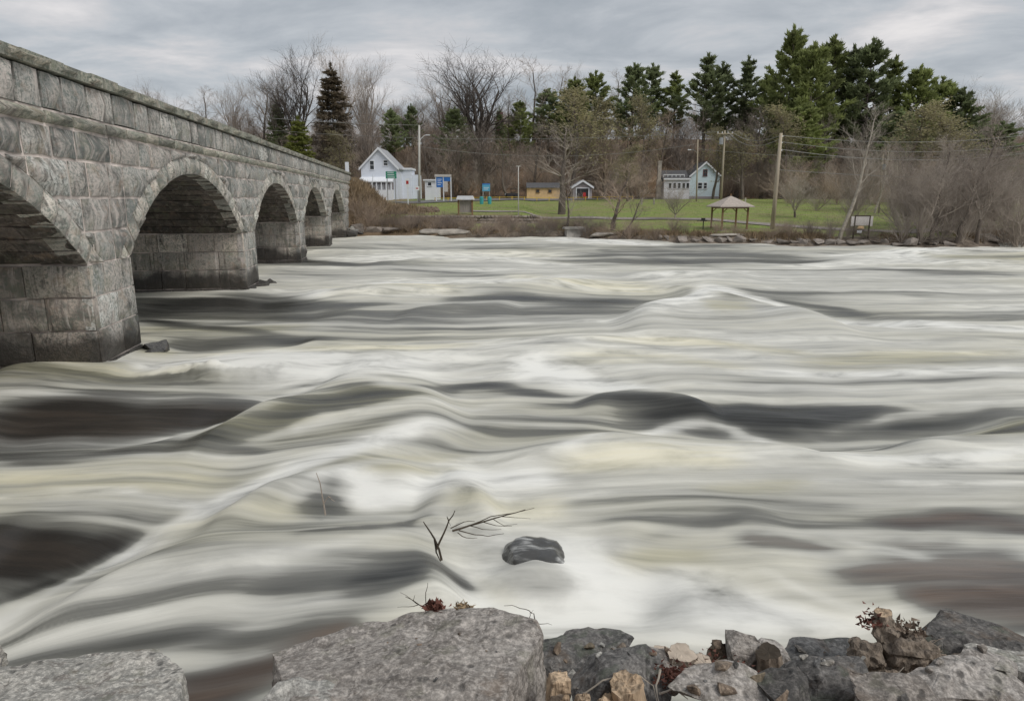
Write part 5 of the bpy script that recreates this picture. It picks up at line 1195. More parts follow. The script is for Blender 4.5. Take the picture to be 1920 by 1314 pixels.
# gazebo
p = ground_hit(1366, 430); e = empty('gazebo', (p.x, p.y, p.z), .12, 'open wooden gazebo with a pale pyramid roof on the riverside lawn', 'gazebo'); k = p.y/1312
H1 = 41*k; H2 = 62*k; wr = 33*k
rf = MB(); rf.v += [(-wr, -wr, H1), (wr, -wr, H1), (wr, wr, H1), (-wr, wr, H1), (0, 0, H2), (-wr, -wr, H1+.10), (wr, -wr, H1+.10), (wr, wr, H1+.10), (-wr, wr, H1+.10)]
rf.f += [(0, 3, 2, 1), (0, 1, 6, 5), (1, 2, 7, 6), (2, 3, 8, 7), (3, 0, 5, 8), (5, 6, 4), (6, 7, 4), (7, 8, 4), (8, 5, 4)]; rf.build('roof', M['shingle'], e)
MB().tube([(0, 0, H2-.02), (0, 0, H2+.22)], [.09, .03]).build('finial', M['timber'], e)
for sx, sy in ((-1, -1), (1, -1), (1, 1), (-1, 1)):
    px_, py_ = sx*wr*.74, sy*wr*.74; box('post', M['timber'], e, px_-.07, px_+.07, py_-.07, py_+.07, .0, H1-.12)
    box('concrete_foot', M['concrete'], e, px_-.12, px_+.12, py_-.12, py_+.12, -.2, -.002)
    MB().tube([(px_, py_, H1-.5), (px_-sx*.42, py_, H1-.14)], .045, 4).build('brace', M['timber'], e)
box('beam', M['timber'], e, -wr*.78, wr*.78, -wr*.78, -wr*.68, H1-.12, H1-.004); box('beam', M['timber'], e, -wr*.78, wr*.78, wr*.68, wr*.78, H1-.12, H1-.004)
# grill stand
p = ground_hit(1318, 431); e = empty('park_grill', p, 0, 'black pedestal barbecue grill on the lawn left of the gazebo', 'grill')
MB().tube([(0, 0, -.1), (0, 0, .85)], .05).build('pedestal', M['black'], e); MB().box(-.28, .28, -.2, .2, .852, .94).build('firebox', M['black'], e); MB().box(.285, .62, -.12, .12, .87, .91).build('side_shelf', M['black'], e); MB().box(-.62, -.285, -.12, .12, .87, .91).build('side_shelf', M['black'], e); MB().box(-.2, .2, .1, .14, .942, 1.15).build('hood', M['black'], e)
# notice board
p = ground_hit(1613, 448); k = p.y/1312; e = empty('notice_board', p, 0, 'framed pale notice board on two dark posts beside the leaning pale tree', 'notice board')
for s_ in (-1, 1): box('post', M['timberd'], e, s_*14*k-.05, s_*14*k+.05, -.05, .05, -.2, 44*k)
box('panel', M['board'], e, -14*k+.052, 14*k-.052, -.03, .02, 25*k, 42*k); box('top_rail', M['timberd'], e, -14*k+.052, 14*k-.052, -.05, .05, 42*k+.002, 44*k)
box('side_panel', M['board'], e, -21*k, -14*k-.06, -.03, .02, 24*k, 42*k); box('side_panel', M['board'], e, 14*k+.06, 20*k, -.03, .02, 24*k, 42*k)
MB().poly([(-9*k, -.035, 19*k), (5*k, -.035, 19*k), (3*k, -.035, 24*k), (-6*k, -.035, 24*k)]).poly([(-9*k, .0, 19*k), (5*k, .0, 19*k), (3*k, .0, 24*k), (-6*k, .0, 24*k)]).build('orange_plaque', M['orange'], e)
box('small_sign', M['white'], e, -8*k, 1*k, -.05, -.01, 11*k, 16*k); MB().tube([(-13.5*k, -.02, 10*k), (13.5*k, -.02, 10*k)], .025, 4).build('cross_rail', M['timberd'], e)
# roofed kiosk with grey boards
p = ground_hit(873, 402); k = p.y/1312; e = empty('roofed_kiosk', p, 0, 'roofed information kiosk of grey boards with a pale green-white roof', 'kiosk')
for s_ in (-1, 1): box('post', M['timber'], e, s_*13*k-.09, s_*13*k+.09, -.3, -.12, -.2, 27*k)
for i in range(5): box('board', M['greywood'], e, -11*k+i*4.5*k, -11*k+i*4.5*k+4.3*k, -.1, -.04, 3*k, 26*k)
rf = MB(); rf.prism([(-17*k, 27*k), (17*k, 27*k), (14*k, 34*k), (-14*k, 34*k)], -.55, .5).build('roof', M['white'], e)
# blue information board
p = ground_hit(832, 376); p.y = 108; Y = 108.; q = wp(831, 372, Y); zb = gz(q.x, Y); k = Y/1312; e = empty('information_board', (q.x, Y, zb), 0, 'large blue information board with a pale header near the white shed', 'sign'); dz = 4-zb; X_ = lambda px: (px-831)*k; Z_ = lambda py: dz+(372-py)*k
for px in (818, 832, 846): box('post', M['white'], e, X_(px)-.07, X_(px)+.07, -.02, .12, -.2, Z_(333))
box('header', M['board'], e, X_(816), X_(847), -.12, .14, Z_(333), Z_(328.5)); box('blue_panel', M['blue'], e, X_(818)+.08, X_(832)-.08, -.06, -.025, Z_(352), Z_(333)-.004)
box('blue_strip', M['blue'], e, X_(832)+.08, X_(846)-.08, -.06, -.025, Z_(341), Z_(333)-.004); box('map_panel', M['board'], e, X_(832)+.08, X_(840), -.06, -.025, Z_(360), Z_(341)-.004)
for i in range(4): box('print_line', M['white'], e, X_(821), X_(829-i % 2*2), -.066, -.0605, Z_(338+i*3.2), Z_(337+i*3.2))
# small blue sign
Y = 104.; q = wp(911.5, 372, Y); zb = gz(q.x, Y); k = Y/1312; e = empty('blue_sign', (q.x, Y, zb), 0, 'small light blue sign on two posts above the teal bins', 'sign'); dz = 4-zb; X_ = lambda px: (px-911.5)*k; Z_ = lambda py: dz+(372-py)*k
for px in (906, 918): box('post', M['metal'], e, X_(px)-.05, X_(px)+.05, 0, .1, -.2, Z_(349))
box('panel', M['cyan'], e, X_(904.5), X_(919), -.04, -.003, Z_(359), Z_(347)); box('white_header', M['blue'], e, X_(904.5), X_(919), -.05, -.001, Z_(347)+.003, Z_(345)); box('print_line', M['white'], e, X_(907), X_(917), -.046, -.0405, Z_(353), Z_(352)); box('print_line', M['white'], e, X_(907), X_(915), -.046, -.0405, Z_(356), Z_(355))
for i, (px, lab) in enumerate(((903, 'teal waste bin left of the small blue sign posts'), (918, 'teal waste bin right of the small blue sign posts'))):
    g0 = ground_hit(px, 383); e = empty('waste_bin', g0, 0, lab, 'bin', 'teal bins by the small blue sign'); MB().tube([(0, 0, 0), (0, 0, .95)], [.26, .32], 10).build('body', M['teal'], e); MB().tube([(0, 0, .952), (0, 0, 1.08)], [.34, .12], 10).build('lid', M['teal'], e)
# green road sign
Y = 96.; q = wp(735, 372, Y); zb = gz(q.x, Y); k = Y/1312; e = empty('road_sign', (q.x, Y, zb), 0, 'green highway sign with three white direction lines in front of the white house', 'sign'); dz = 4-zb; X_ = lambda px: (px-735)*k; Z_ = lambda py: dz+(372-py)*k
for px in (727, 742): box('post', M['metal'], e, X_(px)-.05, X_(px)+.05, 0, .1, -.3, Z_(323))
for i in range(3): box('green_panel', M['green'], e, X_(725), X_(745), -.04, -.003, Z_(336-i*4.4)+.0, Z_(331.9-i*4.4)); 
for i in range(3): box('white_legend', M['white'], e, X_(728), X_(742-i), -.046, -.0405, Z_(334.4-i*4.4), Z_(333.3-i*4.4))
# fuel style signs by the road end
Y = 100.; q = wp(765, 372, Y); zb = gz(q.x, Y); k = Y/1312; e = empty('shop_sign', (q.x, Y, zb), 0, 'white and red roadside sign on a post right of the white house', 'sign'); dz = 4-zb; X_ = lambda px: (px-765)*k; Z_ = lambda py: dz+(372-py)*k
box('panel', M['white'], e, X_(761), X_(768), 0, .1, Z_(352), Z_(336)); box('red_patch', M['red'], e, X_(762.5), X_(767), -.02, -.003, Z_(346), Z_(340)); box('post', M['white'], e, X_(765)-.08, X_(765)+.08, .02, .09, -.3, Z_(352)-.003)
e = empty('warning_sign', (wp(783, 372, 103).x, 103, gz(wp(783, 372, 103).x, 103)), 0, 'small white sign with a red bar beside the street lamp pole', 'sign'); z0 = 4+(372-350)*103/1312-e.location.z
box('post', M['metal'], e, -.04, .04, 0, .06, -.2, z0); box('panel', M['white'], e, -.35, .3, -.05, -.003, z0-.6, z0); box('red_bar', M['red'], e, -.2, .15, -.06, -.052, z0-.38, z0-.22)
# white post on the bridge end
p = wp(651, 322, 84); e = empty('marker_post', (p.x, 84, 5.86), 0, 'white marker board standing on the end of the bridge parapet', 'marker'); box('panel', M['white'], e, -.22, .22, 0, .06, .9, 2.35); box('post', M['polew'], e, -.05, .05, .062, .12, 0, 2.2)
e = empty('porch_sign_post', (wp(696, 350, 92).x, 92, 5.0), 0, 'thin white leaning post in front of the white house porch', 'post'); MB().tube([(0, 0, -1), (.3, 0, 2.0)], .05, 6).build('post', M['white'], e)
# small utility vehicle
p = wp(960, 372, 116); e = empty('utility_cart', (p.x, 116, gz(p.x, 116)+.1), .2, 'small dark utility cart parked on the road left of the tan cabin', 'cart')
hull('body', [(x, y, z) for x in (-1.0, 1.0) for y in (-.55, .55) for z in (.35, .8)]+[(-1.1, 0, .6)], M['black'], e, .3, .01, 1, (0, 0, 0)); MB().box(-.25, .7, -.5, .5, 1.55, 1.62).build('roof', M['black'], e)
for x in (-.24, .66):
    for y in (-.46, .42): box('roof_post', M['black'], e, x, x+.05, y, y+.05, .78, 1.548)
box('seat', M['timberd'], e, -.1, .5, -.4, .4, .82, 1.05); MB().tube([(-1.12, 0, .62), (-1.18, 0, .62)], .09).build('headlight', M['white'], e)
for x in (-.65, .65):
    for y in (-.6, .6):
        w_ = MB().tube([(x, y-.1, .3), (x, y+.1, .3)], .3, 14).build('wheel', M['black'], e)
# yellow rail fence by the road
e = empty('yellow_rail_fence', (-12, 109, gz(-12, 109)), 0, 'low yellow rail fence along the road behind the lawn', 'fence')
for i in range(17):
    x = i*2.0; y = .22*x; z = gz(-12+x, 109+y)-e.location.z; box('post', M['yellow'], e, x-.05, x+.05, y-.05, y+.05, z-.1, z+.6)
    if i: MB().tube([(x0_, y0_, z0_+.5), (x, y, z+.5)], .045, 4).build('rail', M['yellow'], e)
    x0_, y0_, z0_ = x, y, z
# picnic-like stone and bench markers near blue house
for i, (px, lab) in enumerate(((1203, 'pale marker post on the lawn left of the blue house'), (1226, 'second pale marker post, nearer the blue house chimney'), (1397, 'pale post behind the gazebo roof'))):
    g0 = ground_hit(px, 384); o = box('marker_post', M['lightstone'], None, -.1, .1, -.1, .1, 0, 1.0); o.location = g0; tag(o, lab, 'post', 'pale posts at the back of the lawn')
# ------------------------------------------------------------------ poles and wires
def pole(px, base, top, Y, label, r0=.16, mat='pole', lean=0, name='utility_pole', cat='pole', toppx=None):
    if Y is None: g0 = ground_hit(px, base)
    else: q = wp(px, base, Y); g0 = Vector((q.x, Y, gz(q.x, Y)))
    t = wp(toppx or px, top, g0.y); e = empty(name, g0, 0, label, cat, 'poles on the far bank')
    d = t-g0; MB().tube([(0, 0, -.5), d*.5, d], [r0, r0*.85, r0*.7], 9).build('shaft', M[mat], e, True); return e, d, g0
e1, d1, g1 = pole(1448, 430, 250, None, 'bare pale wooden pole leaning right beside the riverside shrubs', .22, toppx=1464.5)
for z in (.3, .9, 1.6): MB().tube([d1-Vector((-.1, .0, z)), d1-Vector((-.22, 0, z))], .05, 5).build('insulator', M['metal'], e1)
e2, d2, g2 = pole(1352, 380, 245, 100, 'wooden power pole with a crossarm right of the blue house', .17, toppx=1359)
MB().box(-1.1, 1.1, -.07, .07, -.06, .06).build('crossarm', M['pole'], e2).location = d2-Vector((0, .2, .45))
for x in (-1, -.4, .4, 1): MB().tube([d2+Vector((x, -.2, -.385)), d2+Vector((x, -.2, -.15))], [.07, .05], 6).build('insulator', M['white'], e2)
MB().tube([d2+Vector((-.5, -.3, -1.9)), d2+Vector((-.5, -.3, -1.0))], .28, 10).build('transformer', M['metal'], e2)
e3, d3, g3 = pole(1306, 376, 262, 112, 'slim power pole with a small street lamp in front of the blue house', .13, toppx=1308.5)
MB().tube([d3+Vector((0, 0, -2.0)), d3+Vector((-.5, 0, -1.6)), d3+Vector((-1.0, 0, -1.55))], .035, 5).build('lamp_arm', M['metal'], e3); MB().box(-.3, .2, -.1, .1, -.06, .06).build('lamp_head', M['white'], e3).location = d3+Vector((-1.2, 0, -1.55))
e4, d4, g4 = pole(786, 376, 235, 104, 'tall pale street lamp pole with a curved arm near the white house', .20, 'polew')
zz_ = (372-258)*104/1312+4-g4.z; hz = wp(786, 270, 104).z-g4.z
MB().tube([(.1, 0, hz), (.5, 0, hz+.7), (1.0, 0, hz+1.15), (1.35, 0, hz+1.25)], .045, 6).build('lamp_arm', M['white'], e4); MB().box(-.3, .3, -.1, .1, -.06, .05).build('lamp_head', M['white'], e4).location = (1.55, 0, hz+1.23)
e5, d5, g5 = pole(972, 418, 312, None, 'very thin pale pole on the bank above the retaining wall', .07, 'polew')
MB().box(-.25, .25, -.04, .04, -.05, .05).build('bracket', M['polew'], e5).location = d5
e6, d6, g6 = pole(1648, 398, 288, 90, 'short wooden pole with a metal can behind the notice board', .12, toppx=1656)
MB().tube([d6+Vector((.2, -.15, -2.0)), d6+Vector((.2, -.15, -1.3))], .2, 8).build('transformer', M['metal'], e6)
farp = Vector((88, 92, 17)); WG = 'overhead wires'
def wire(a, b_, sag, label, rad=.028, grp=WG):
    pts = []
    for i in range(25):
        t = i/24; p = a.lerp(b_, t); p.z -= sag*4*t*(1-t); pts.append(p)
    o = MB().tube([p-a for p in pts], rad, 4).build('overhead_wire', M['wire'], None); o.location = a; tag(o, label, 'wire', grp)
T1 = g1+d1; T2 = g2+d2; T3 = g3+d3; T4 = g4+d4; T6 = g6+d6
wire(T1+Vector((0, 0, -.2)), farp, 2.6, 'topmost wire running right from the bare pole')
wire(T1+Vector((.1, 0, -.8)), farp-Vector((0, 0, .6)), 3.1, 'second wire running right from the bare pole')
wire(T1+Vector((.1, 0, -1.5)), farp-Vector((0, 0, 1.5)), 3.2, 'lowest thick wire running right from the bare pole', .035)
wire(T1+Vector((0, 0, -.2)), T2+Vector((1, -.2, -.2)), .8, 'wire joining the bare pole to the crossarm, upper')
wire(T1+Vector((0, 0, -.5)), T2+Vector((.4, -.2, -.2)), 1.2, 'wire joining the bare pole to the crossarm, lower')
wire(T1+Vector((0, 0, -3.4)), Vector((60, 75, 6.2)), .4, 'low wire running right at two thirds of the bare pole')
wire(T2+Vector((-1, -.2, -.2)), Vector((-60, 118, 17)), 2.0, 'long wire running left from the crossarm across the hillside')
wire(T3+Vector((0, 0, -1.4)), Vector((80, 100, 11)), 1.4, 'wire from the slim lamp pole across the pines')
wire(T4, Vector((-60, 90, 17.5)), 1.0, 'wire running left from the tall street lamp pole')
wire(T4-Vector((0, 0, 3)), T3-Vector((0, 0, .6)), 1.6, 'wire from the street lamp pole to the slim lamp pole')
wire(T6-Vector((0, 0, .3)), Vector((95, 90, 8.5)), 1.0, 'low wire leaving the short pole with the metal can')
# ------------------------------------------------------------------ foreground rocks
FR = 'rocks of the near bank'
def P3(l): return [tuple(wp(x, y, Y)) for x, y, Y in l]
def down(pts, dz, k=1.0): return [(x, y, z-dz) for x, y, z in pts]
# big slab
top = P3([(508,1222,4.08),(545,1210,4.22),(690,1166,4.42),(760,1150,4.48),(860,1140,4.50),(925,1143,4.44),(1006,1160,4.30),(1020,1185,4.18),(955,1285,3.60),(935,1330,3.42),(560,1345,3.30),(515,1268,3.85)])
o = hull('rock_slab', top+down([wp(*q) for q in ((508,1222,4.05),(690,1166,4.45),(925,1143,4.5),(1030,1200,4.22),(1010,1300,3.75),(960,1360,3.4),(540,1370,3.3))], .75), M['rock'], None, .035, .028, 2, fine=.45)
tag(o, 'largest flat grey slab at the centre of the near bank', 'rock', FR)
top = P3([(-40,1262,4.35),(60,1250,4.45),(150,1226,4.62),(300,1212,4.72),(342,1250,4.45),(338,1300,4.1),(330,1345,3.9),(-60,1345,3.8)])
o = hull('rock_slab', top+down(top, .7), M['rockpale'], None, .04, .03, 5, fine=.45); tag(o, 'pale flat slab in the bottom left corner', 'rock', FR)
def RK(name, x, y, Y, sx, sy, sz, mat, seed, lab, size=.045, amp=.04, n_=13):
    c = wp(x, y, Y); o = hull(name, blob(c.x, c.y, c.z, sx, sy, sz, seed, n_), M[mat], None, size, amp, seed, fine=.5); tag(o, lab, 'rock', FR); return o
RK('rock', -6, 1235, 4.6, .06, .12, .17, 'rockpale', 3, 'upright rock cut off by the left edge of the picture')
RK('rock', 560, 1306, 3.55, .34, .22, .06, 'rockpale', 4, 'low pale slab in front of the largest slab')
RK('rock', 1110, 1235, 4.55, .42, .3, .16, 'rockdark', 7, 'long dark rock right behind the jagged stump')
RK('rock', 1075, 1222, 4.7, .26, .2, .12, 'rockdark', 8, 'dark rock touching the right side of the largest slab')
RK('rock', 1165, 1285, 3.95, .36, .3, .22, 'rockdark', 12, 'dark brown rock below the flat-topped stumps')
RK('rock', 1395, 1225, 4.5, .17, .2, .19, 'rock', 10, 'pointed grey rock right of the flat-topped stumps')
RK('rock', 1348, 1222, 4.6, .10, .12, .13, 'brownrock', 47, 'tan wedge leaning on the pointed grey rock')
RK('rock', 1450, 1235, 4.4, .13, .16, .13, 'rock', 13, 'rounded lichen-spotted rock right of the pointed one')
RK('rock', 1545, 1240, 4.75, .45, .25, .12, 'rockdark', 14, 'dark flat rock at the water edge under the root stump')
RK('rock', 1560, 1275, 4.0, .32, .3, .17, 'rockdark', 15, 'mottled grey boulder low in the lower right')
RK('rock', 1840, 1222, 4.6, .62, .4, .26, 'rockdark', 16, 'broad dark rock sloping to the right edge')
RK('rock', 1800, 1290, 3.8, .5, .3, .2, 'rock', 17, 'gravelly grey rock in the bottom right corner')
RK('rock', 1905, 1262, 4.1, .3, .35, .22, 'rockpale', 19, 'lichen-grey rock at the right edge')
RK('rock', 1340, 1305, 3.7, .34, .25, .14, 'rock', 20, 'low grey rock at the bottom between the stumps')
RK('rock', 1660, 1310, 3.6, .3, .25, .15, 'rock', 23, 'earthy rock at the bottom below the root stump')
RK('rock', 1465, 1300, 3.7, .2, .25, .14, 'rockdark', 24, 'small dark rock at the bottom right of the low grey rock')
RK('rock', 1240, 1262, 4.15, .2, .2, .14, 'rock', 25, 'grey rock packed under the flat-topped stumps')
# rocks in the stream
c = wp(990, 1050, 6.9); z_ = .0
def water_rock(px, py, sx, sy, sz, mat, seed, lab, up=.0):
    x, y = gp(px, py, .1); o = hull('river_rock', blob(x, y, wheight(np.array([x]), np.array([y]))[0]-sz*.55+up, sx, sy, sz, seed, 60), M[mat], None, .05, .035, seed, smooth=True); tag(o, lab, 'rock', 'rocks standing in the rapids')
water_rock(1000, 1012, .42, .40, .26, 'veil', 31, 'wet dark rock half drowned in the foam behind the largest slab', .0)
# stumps
def jag(name, c, r0, h, lab, tilt=(0, 0), mat='bark2', cap='cutpale', jagged=0.0, seed=0, slant=0.0, cat='stump'):
    r = random.Random(seed); e = empty(name, c, r.uniform(0, 6), lab, cat, 'cut and broken stumps on the near bank'); e.rotation_euler = (tilt[0], tilt[1], r.uniform(-.4, .4)); n_ = 22; V = []; F = []
    rows = 6; ph = [r.uniform(0, 6.28) for _ in range(4)]
    for j in range(rows+1):
        for i in range(n_):
            a_ = 2*math.pi*i/n_; rr = r0*(1+.10*math.sin(3*a_+ph[0])+.07*math.sin(5*a_+ph[1])+.05*math.sin(9*a_+j*.5)+.22*max(0, 1-j/1.6)+r.gauss(0, .025))
            z = h*j/rows+slant*math.cos(a_)*j/rows*r0+(jagged*(math.sin(4*a_+ph[2])*.5+r.uniform(-.6, .6))*h*.22 if j == rows else 0); V.append((rr*math.cos(a_), rr*math.sin(a_), z))
    F = [(j*n_+i, j*n_+(i+1) % n_, (j+1)*n_+(i+1) % n_, (j+1)*n_+i) for j in range(rows) for i in range(n_)]
    me = mesh_np('bark', V, F, True); link('bark', me, M[mat], e)
    C = [(v[0]*.995, v[1]*.995, v[2]-.001) for v in V[-n_:]]; C2 = [(v[0]*.5, v[1]*.5, h+slant*v[0]*.5-(jagged*h*.12)+r.gauss(0, .002+jagged*h*.08)) for v in V[-n_:]]; cc = (0, 0, h-.002-jagged*.03)
    F = [(i, (i+1) % n_, n_+(i+1) % n_, n_+i) for i in range(n_)]; b0 = C+C2+[cc]; F3 = [(n_+i, n_+(i+1) % n_, 2*n_, 2*n_) for i in range(n_)]
    me = bpy.data.meshes.new('cut_face'); me.from_pydata(b0, [], F+[f[:3] for f in F3]); link('cut_face', me, M[cap], e); return e
def split(c, sx, sy, h, lab, seed, rot=(0, 0, 0)):
    r = random.Random(seed); e = empty('split_stump', c, 0, lab, 'stump', 'cut and broken stumps on the near bank'); e.rotation_euler = rot
    hull('heartwood', [(x*sx*r.uniform(.85, 1.1), y*sy*r.uniform(.85, 1.1), z+(r.uniform(-.02, .02) if z else 0)) for x in (-1, -.3, .4, 1) for y in (-1, 1) for z in (-.08, h)], M['cutwood'], e, .016, .010, seed, (0, 0, 0), fine=.9)
    for i in range(9):
        x, y = r.uniform(-1, 1)*sx*.9, r.uniform(-1, 1)*sy*.9; w = r.uniform(.006, .013); z = h+r.uniform(.002, .028)
        MB().tube([(x, y, h-.05), (x+r.uniform(-.006, .006), y, z)], [w, .002], 4).build('splinter', M['cutwood'], e)
    hull('bark', [(x*sx, y, z) for x in (-1.05, 1.1) for y in (-sy*1.25, -sy*.9) for z in (-.08, h*.55)], M['bark2'], e, .02, .012, seed+5, (0, 0, 0), fine=.9) if seed % 2 else None
split(wp(1045, 1312, 3.72), .062, .05, .17, 'pale square-topped splintered stump beside the largest slab', 1, (.05, .05, .2))
split(wp(1084, 1330, 3.6), .035, .03, .10, 'little splintered stub just right of the pale square-topped one', 2, (.1, .35, 0))
split(wp(1168, 1330, 3.7), .045, .05, .17, 'tan split stump on the bottom edge below the long dark rock', 3, (0, -.15, .4))
split(wp(1130, 1330, 3.65), .05, .03, .07, 'low splintered orange-brown chunk on the bottom edge', 4, (.2, .3, .2))
jag('sawn_stump', wp(1243, 1262, 4.25), .085, .17, 'sawn stump with a tan oval cut face, left of the flat-topped group', (.1, -.05), seed=3)
jag('sawn_stump', wp(1274, 1262, 4.2), .095, .175, 'sawn stump with a wide pale cut face in the flat-topped group', (.05, .05), seed=4)
jag('sawn_stump', wp(1312, 1268, 4.15), .075, .13, 'lowest flat-topped stump with a whitish cut face', (.0, .05), seed=5)
jag('jagged_stump', wp(1180, 1328, 3.75), .10, .22, 'tan split stump at the bottom below the long dark rock', (.1, -.2), 'cutwood', 'cutwood', .4, 6)
jag('jagged_stump', wp(1138, 1325, 3.7), .05, .09, 'splintered orange-brown wood chunk on the bottom edge', (.3, .3), 'cutwood', 'cutwood', .8, 7)
c = wp(1700, 1262, 4.35); tag(hull('root_burl', blob(c.x, c.y, c.z, 0.42, 0.24, 0.12, 21, 24), M['bark2'], None, .022, .035, 21, fine=1.3), 'wide root crown of a felled tree in the lower right', 'stump', 'cut and broken stumps on the near bank')
jag('sawn_stump', wp(1655, 1190, 4.5), .06, .19, 'short sawn stub standing on the wide root crown', (0, -.08), 'bark2', 'cutwood', 0, 9)
c = wp(1625, 1228, 4.35); tag(hull('root_burl', blob(c.x, c.y, c.z, 0.12, 0.12, 0.1, 22, 24), M['bark2'], None, .022, .035, 22, fine=1.3), 'knotty burl on the left of the wide root crown', 'stump', 'cut and broken stumps on the near bank')
c = wp(1708, 1222, 4.35); tag(hull('root_burl', blob(c.x, c.y, c.z, 0.22, 0.15, 0.13, 33, 24), M['bark2'], None, .022, .035, 23, fine=1.3), 'tangled bark lump in the middle of the wide root crown', 'stump', 'cut and broken stumps on the near bank')
jag('jagged_stump', wp(1447, 1255, 4.35), .085, .16, 'hollow bark-covered stub leaning on the rounded rock', (0, -.25), 'bark2', 'timberd', .1, 12)
c = wp(1780, 1250, 4.3); tag(hull('root_burl', blob(c.x, c.y, c.z, 0.22, 0.18, 0.1, 24, 24), M['bark2'], None, .022, .035, 24, fine=1.3), 'gnarled right lobe of the wide root crown', 'stump', 'cut and broken stumps on the near bank')
c = wp(1665, 1190, 4.42); tag(hull('root_burl', blob(c.x, c.y, c.z, 0.11, 0.1, 0.10, 28, 24), M['bark2'], None, .022, .035, 25, fine=1.3), 'upright bark knot under the sawn stub', 'stump', 'cut and broken stumps on the near bank')
# debris on the big slab
def twigs(name, label, base, branches, mat, rad=.006, cat='twig', grp='twigs and dead branches'):
    V = []; m_ = MB(); b0 = Vector(base)
    for br in branches:
        pts = [wp(*q)-b0 for q in br[0]]; rr = br[1] if len(br) > 1 else rad
        sm = []
        for i in range(len(pts)-1):
            for t in (0, .5): sm.append(pts[i].lerp(pts[i+1], t)+Vector((R.gauss(0, .004), R.gauss(0, .004), R.gauss(0, .004)))*(t*2))
        sm.append(pts[-1]); m_.tube(sm, [rr*(1-.65*i/(len(sm)-1)) for i in range(len(sm))], 5)
    o = m_.build(name, M[mat], None); o.location = b0; return tag(o, label, cat, grp)
twigs('dead_branch', 'dead branch with a spray of fine twigs reaching over the foam', wp(820, 1030, 6.2), [
 ([(818,1030,6.2),(832,1000,6.2),(842,975,6.2),(853,957,6.2)], .012), ([(848,995,6.2),(880,985,6.25),(915,975,6.3),(950,965,6.3),(985,955,6.3)], .011), ([(880,985,6.25),(920,968,6.2),(960,962,6.2),(1002,952,6.2)], .006),
 ([(845,990,6.2),(870,978,6.2),(890,977,6.2)], .006), ([(860,994,6.2),(890,1002,6.2),(915,1005,6.2),(945,1000,6.2)], .006), ([(905,978,6.25),(930,985,6.2),(960,986,6.2)], .005), ([(858,998,6.2),(875,1008,6.2),(895,1008,6.2)], .005),
 ([(925,973,6.25),(945,985,6.3),(970,982,6.3)], .004), ([(880,985,6.25),(905,992,6.2),(940,992,6.2)], .005), ([(940,968,6.3),(965,970,6.3),(995,972,6.3)], .004), ([(842,978,6.2),(838,968,6.2),(845,985,6.2)], .005)], 'timberd')
twigs('dead_stub', 'short broken dark stick poking up left of the dead branch', wp(805, 1000, 6.3), [([(828,1050,6.25),(815,1010,6.3),(802,990,6.3),(794,978,6.3)], .013), ([(815,1010,6.3),(818,1035,6.3),(826,1052,6.3)], .012)], 'timberd')
twigs('bent_twig', 'thin bent twig standing above the drowned rock in mid-stream', wp(605, 940, 8.0), [([(610,965,8.0),(604,930,8.0),(600,905,8.0),(593,886,8.0)], .012), ([(606,945,8.0),(616,930,8.0),(621,932,8.0)], .008), ([(616,930,8.0),(628,940,8.0)], .007)], 'twig')
twigs('sprig', 'fine upright sprig at the far left corner of the dead plant clump', wp(790, 1135, 4.6), [([(800,1140,4.6),(798,1120,4.6),(800,1105,4.6),(802,1092,4.6)], .004), ([(800,1142,4.6),(780,1130,4.6),(760,1118,4.6)], .005), ([(790,1136,4.6),(770,1122,4.6),(750,1110,4.6)], .003), ([(785,1133,4.6),(765,1137,4.6),(745,1138,4.6)], .003), ([(775,1126,4.6),(778,1115,4.6)], .003)], 'timberd', .004)
twigs('sprig', 'looping thin tendril at the right end of the largest slab', wp(990, 1150, 4.35), [([(1004,1163,4.35),(1001,1150,4.35),(992,1144,4.35),(975,1140,4.35),(960,1134,4.35),(945,1135,4.35)], .004), ([(992,1160,4.35),(994,1148,4.35),(1000,1143,4.35)], .003), ([(1005,1168,4.3),(1020,1169,4.3),(1035,1171,4.3)], .003)], 'timberd', .004)
def leafclump(name, px, py, Y, s, n_, mat, lab, seed, size=.035):
    c = wp(px, py, Y); v, f_ = leaf_cloud([Vector((0, 0, 0))], n_, s, size, seed, .8); v[:, 2] = np.abs(v[:, 2])*1.1; v[:, 0] *= 1.3
    o = link(name, mesh_np(name, v, f_), M[mat], None, c); return tag(o, lab, 'dead plant', 'dead plant clumps on the near bank', 'stuff')
leafclump('dead_plant', 815, 1146, 4.52, .030, 140, 'deadred', 'dark reddish dead plant clump on the back edge of the largest slab', 1, .05)
leafclump('dead_plant', 870, 1143, 4.52, .020, 110, 'dry', 'pale dry moss clump right of the reddish one on the slab', 2, .03)
leafclump('dead_plant', 1262, 1278, 3.95, .05, 300, 'deadred', 'reddish dead leaves under the flat-topped stumps', 3, .025)
leafclump('dead_plant', 1335, 1262, 4.2, .05, 260, 'deadred', 'reddish dead leaves left of the pointed grey rock', 4, .025)
leafclump('dead_plant', 1385, 1275, 4.0, .05, 260, 'deadred', 'reddish dead leaves below the pointed grey rock', 5, .025)
leafclump('dead_plant', 1640, 1172, 4.5, .04, 160, 'deadred', 'reddish dead leaves beside the sawn stub on the root crown', 6, .03)
leafclump('dead_plant', 1700, 1190, 4.45, .05, 160, 'litter', 'brown leaf tuft on top of the root crown', 7, .035)
twigs('bramble', 'arching dry bramble stem over the bottom stump', wp(1170, 1270, 3.8), [([(1095,1300,3.8),(1130,1275,3.8),(1165,1264,3.8),(1200,1266,3.8),(1225,1285,3.8),(1235,1330,3.7)], .006)], 'twigp', .006)
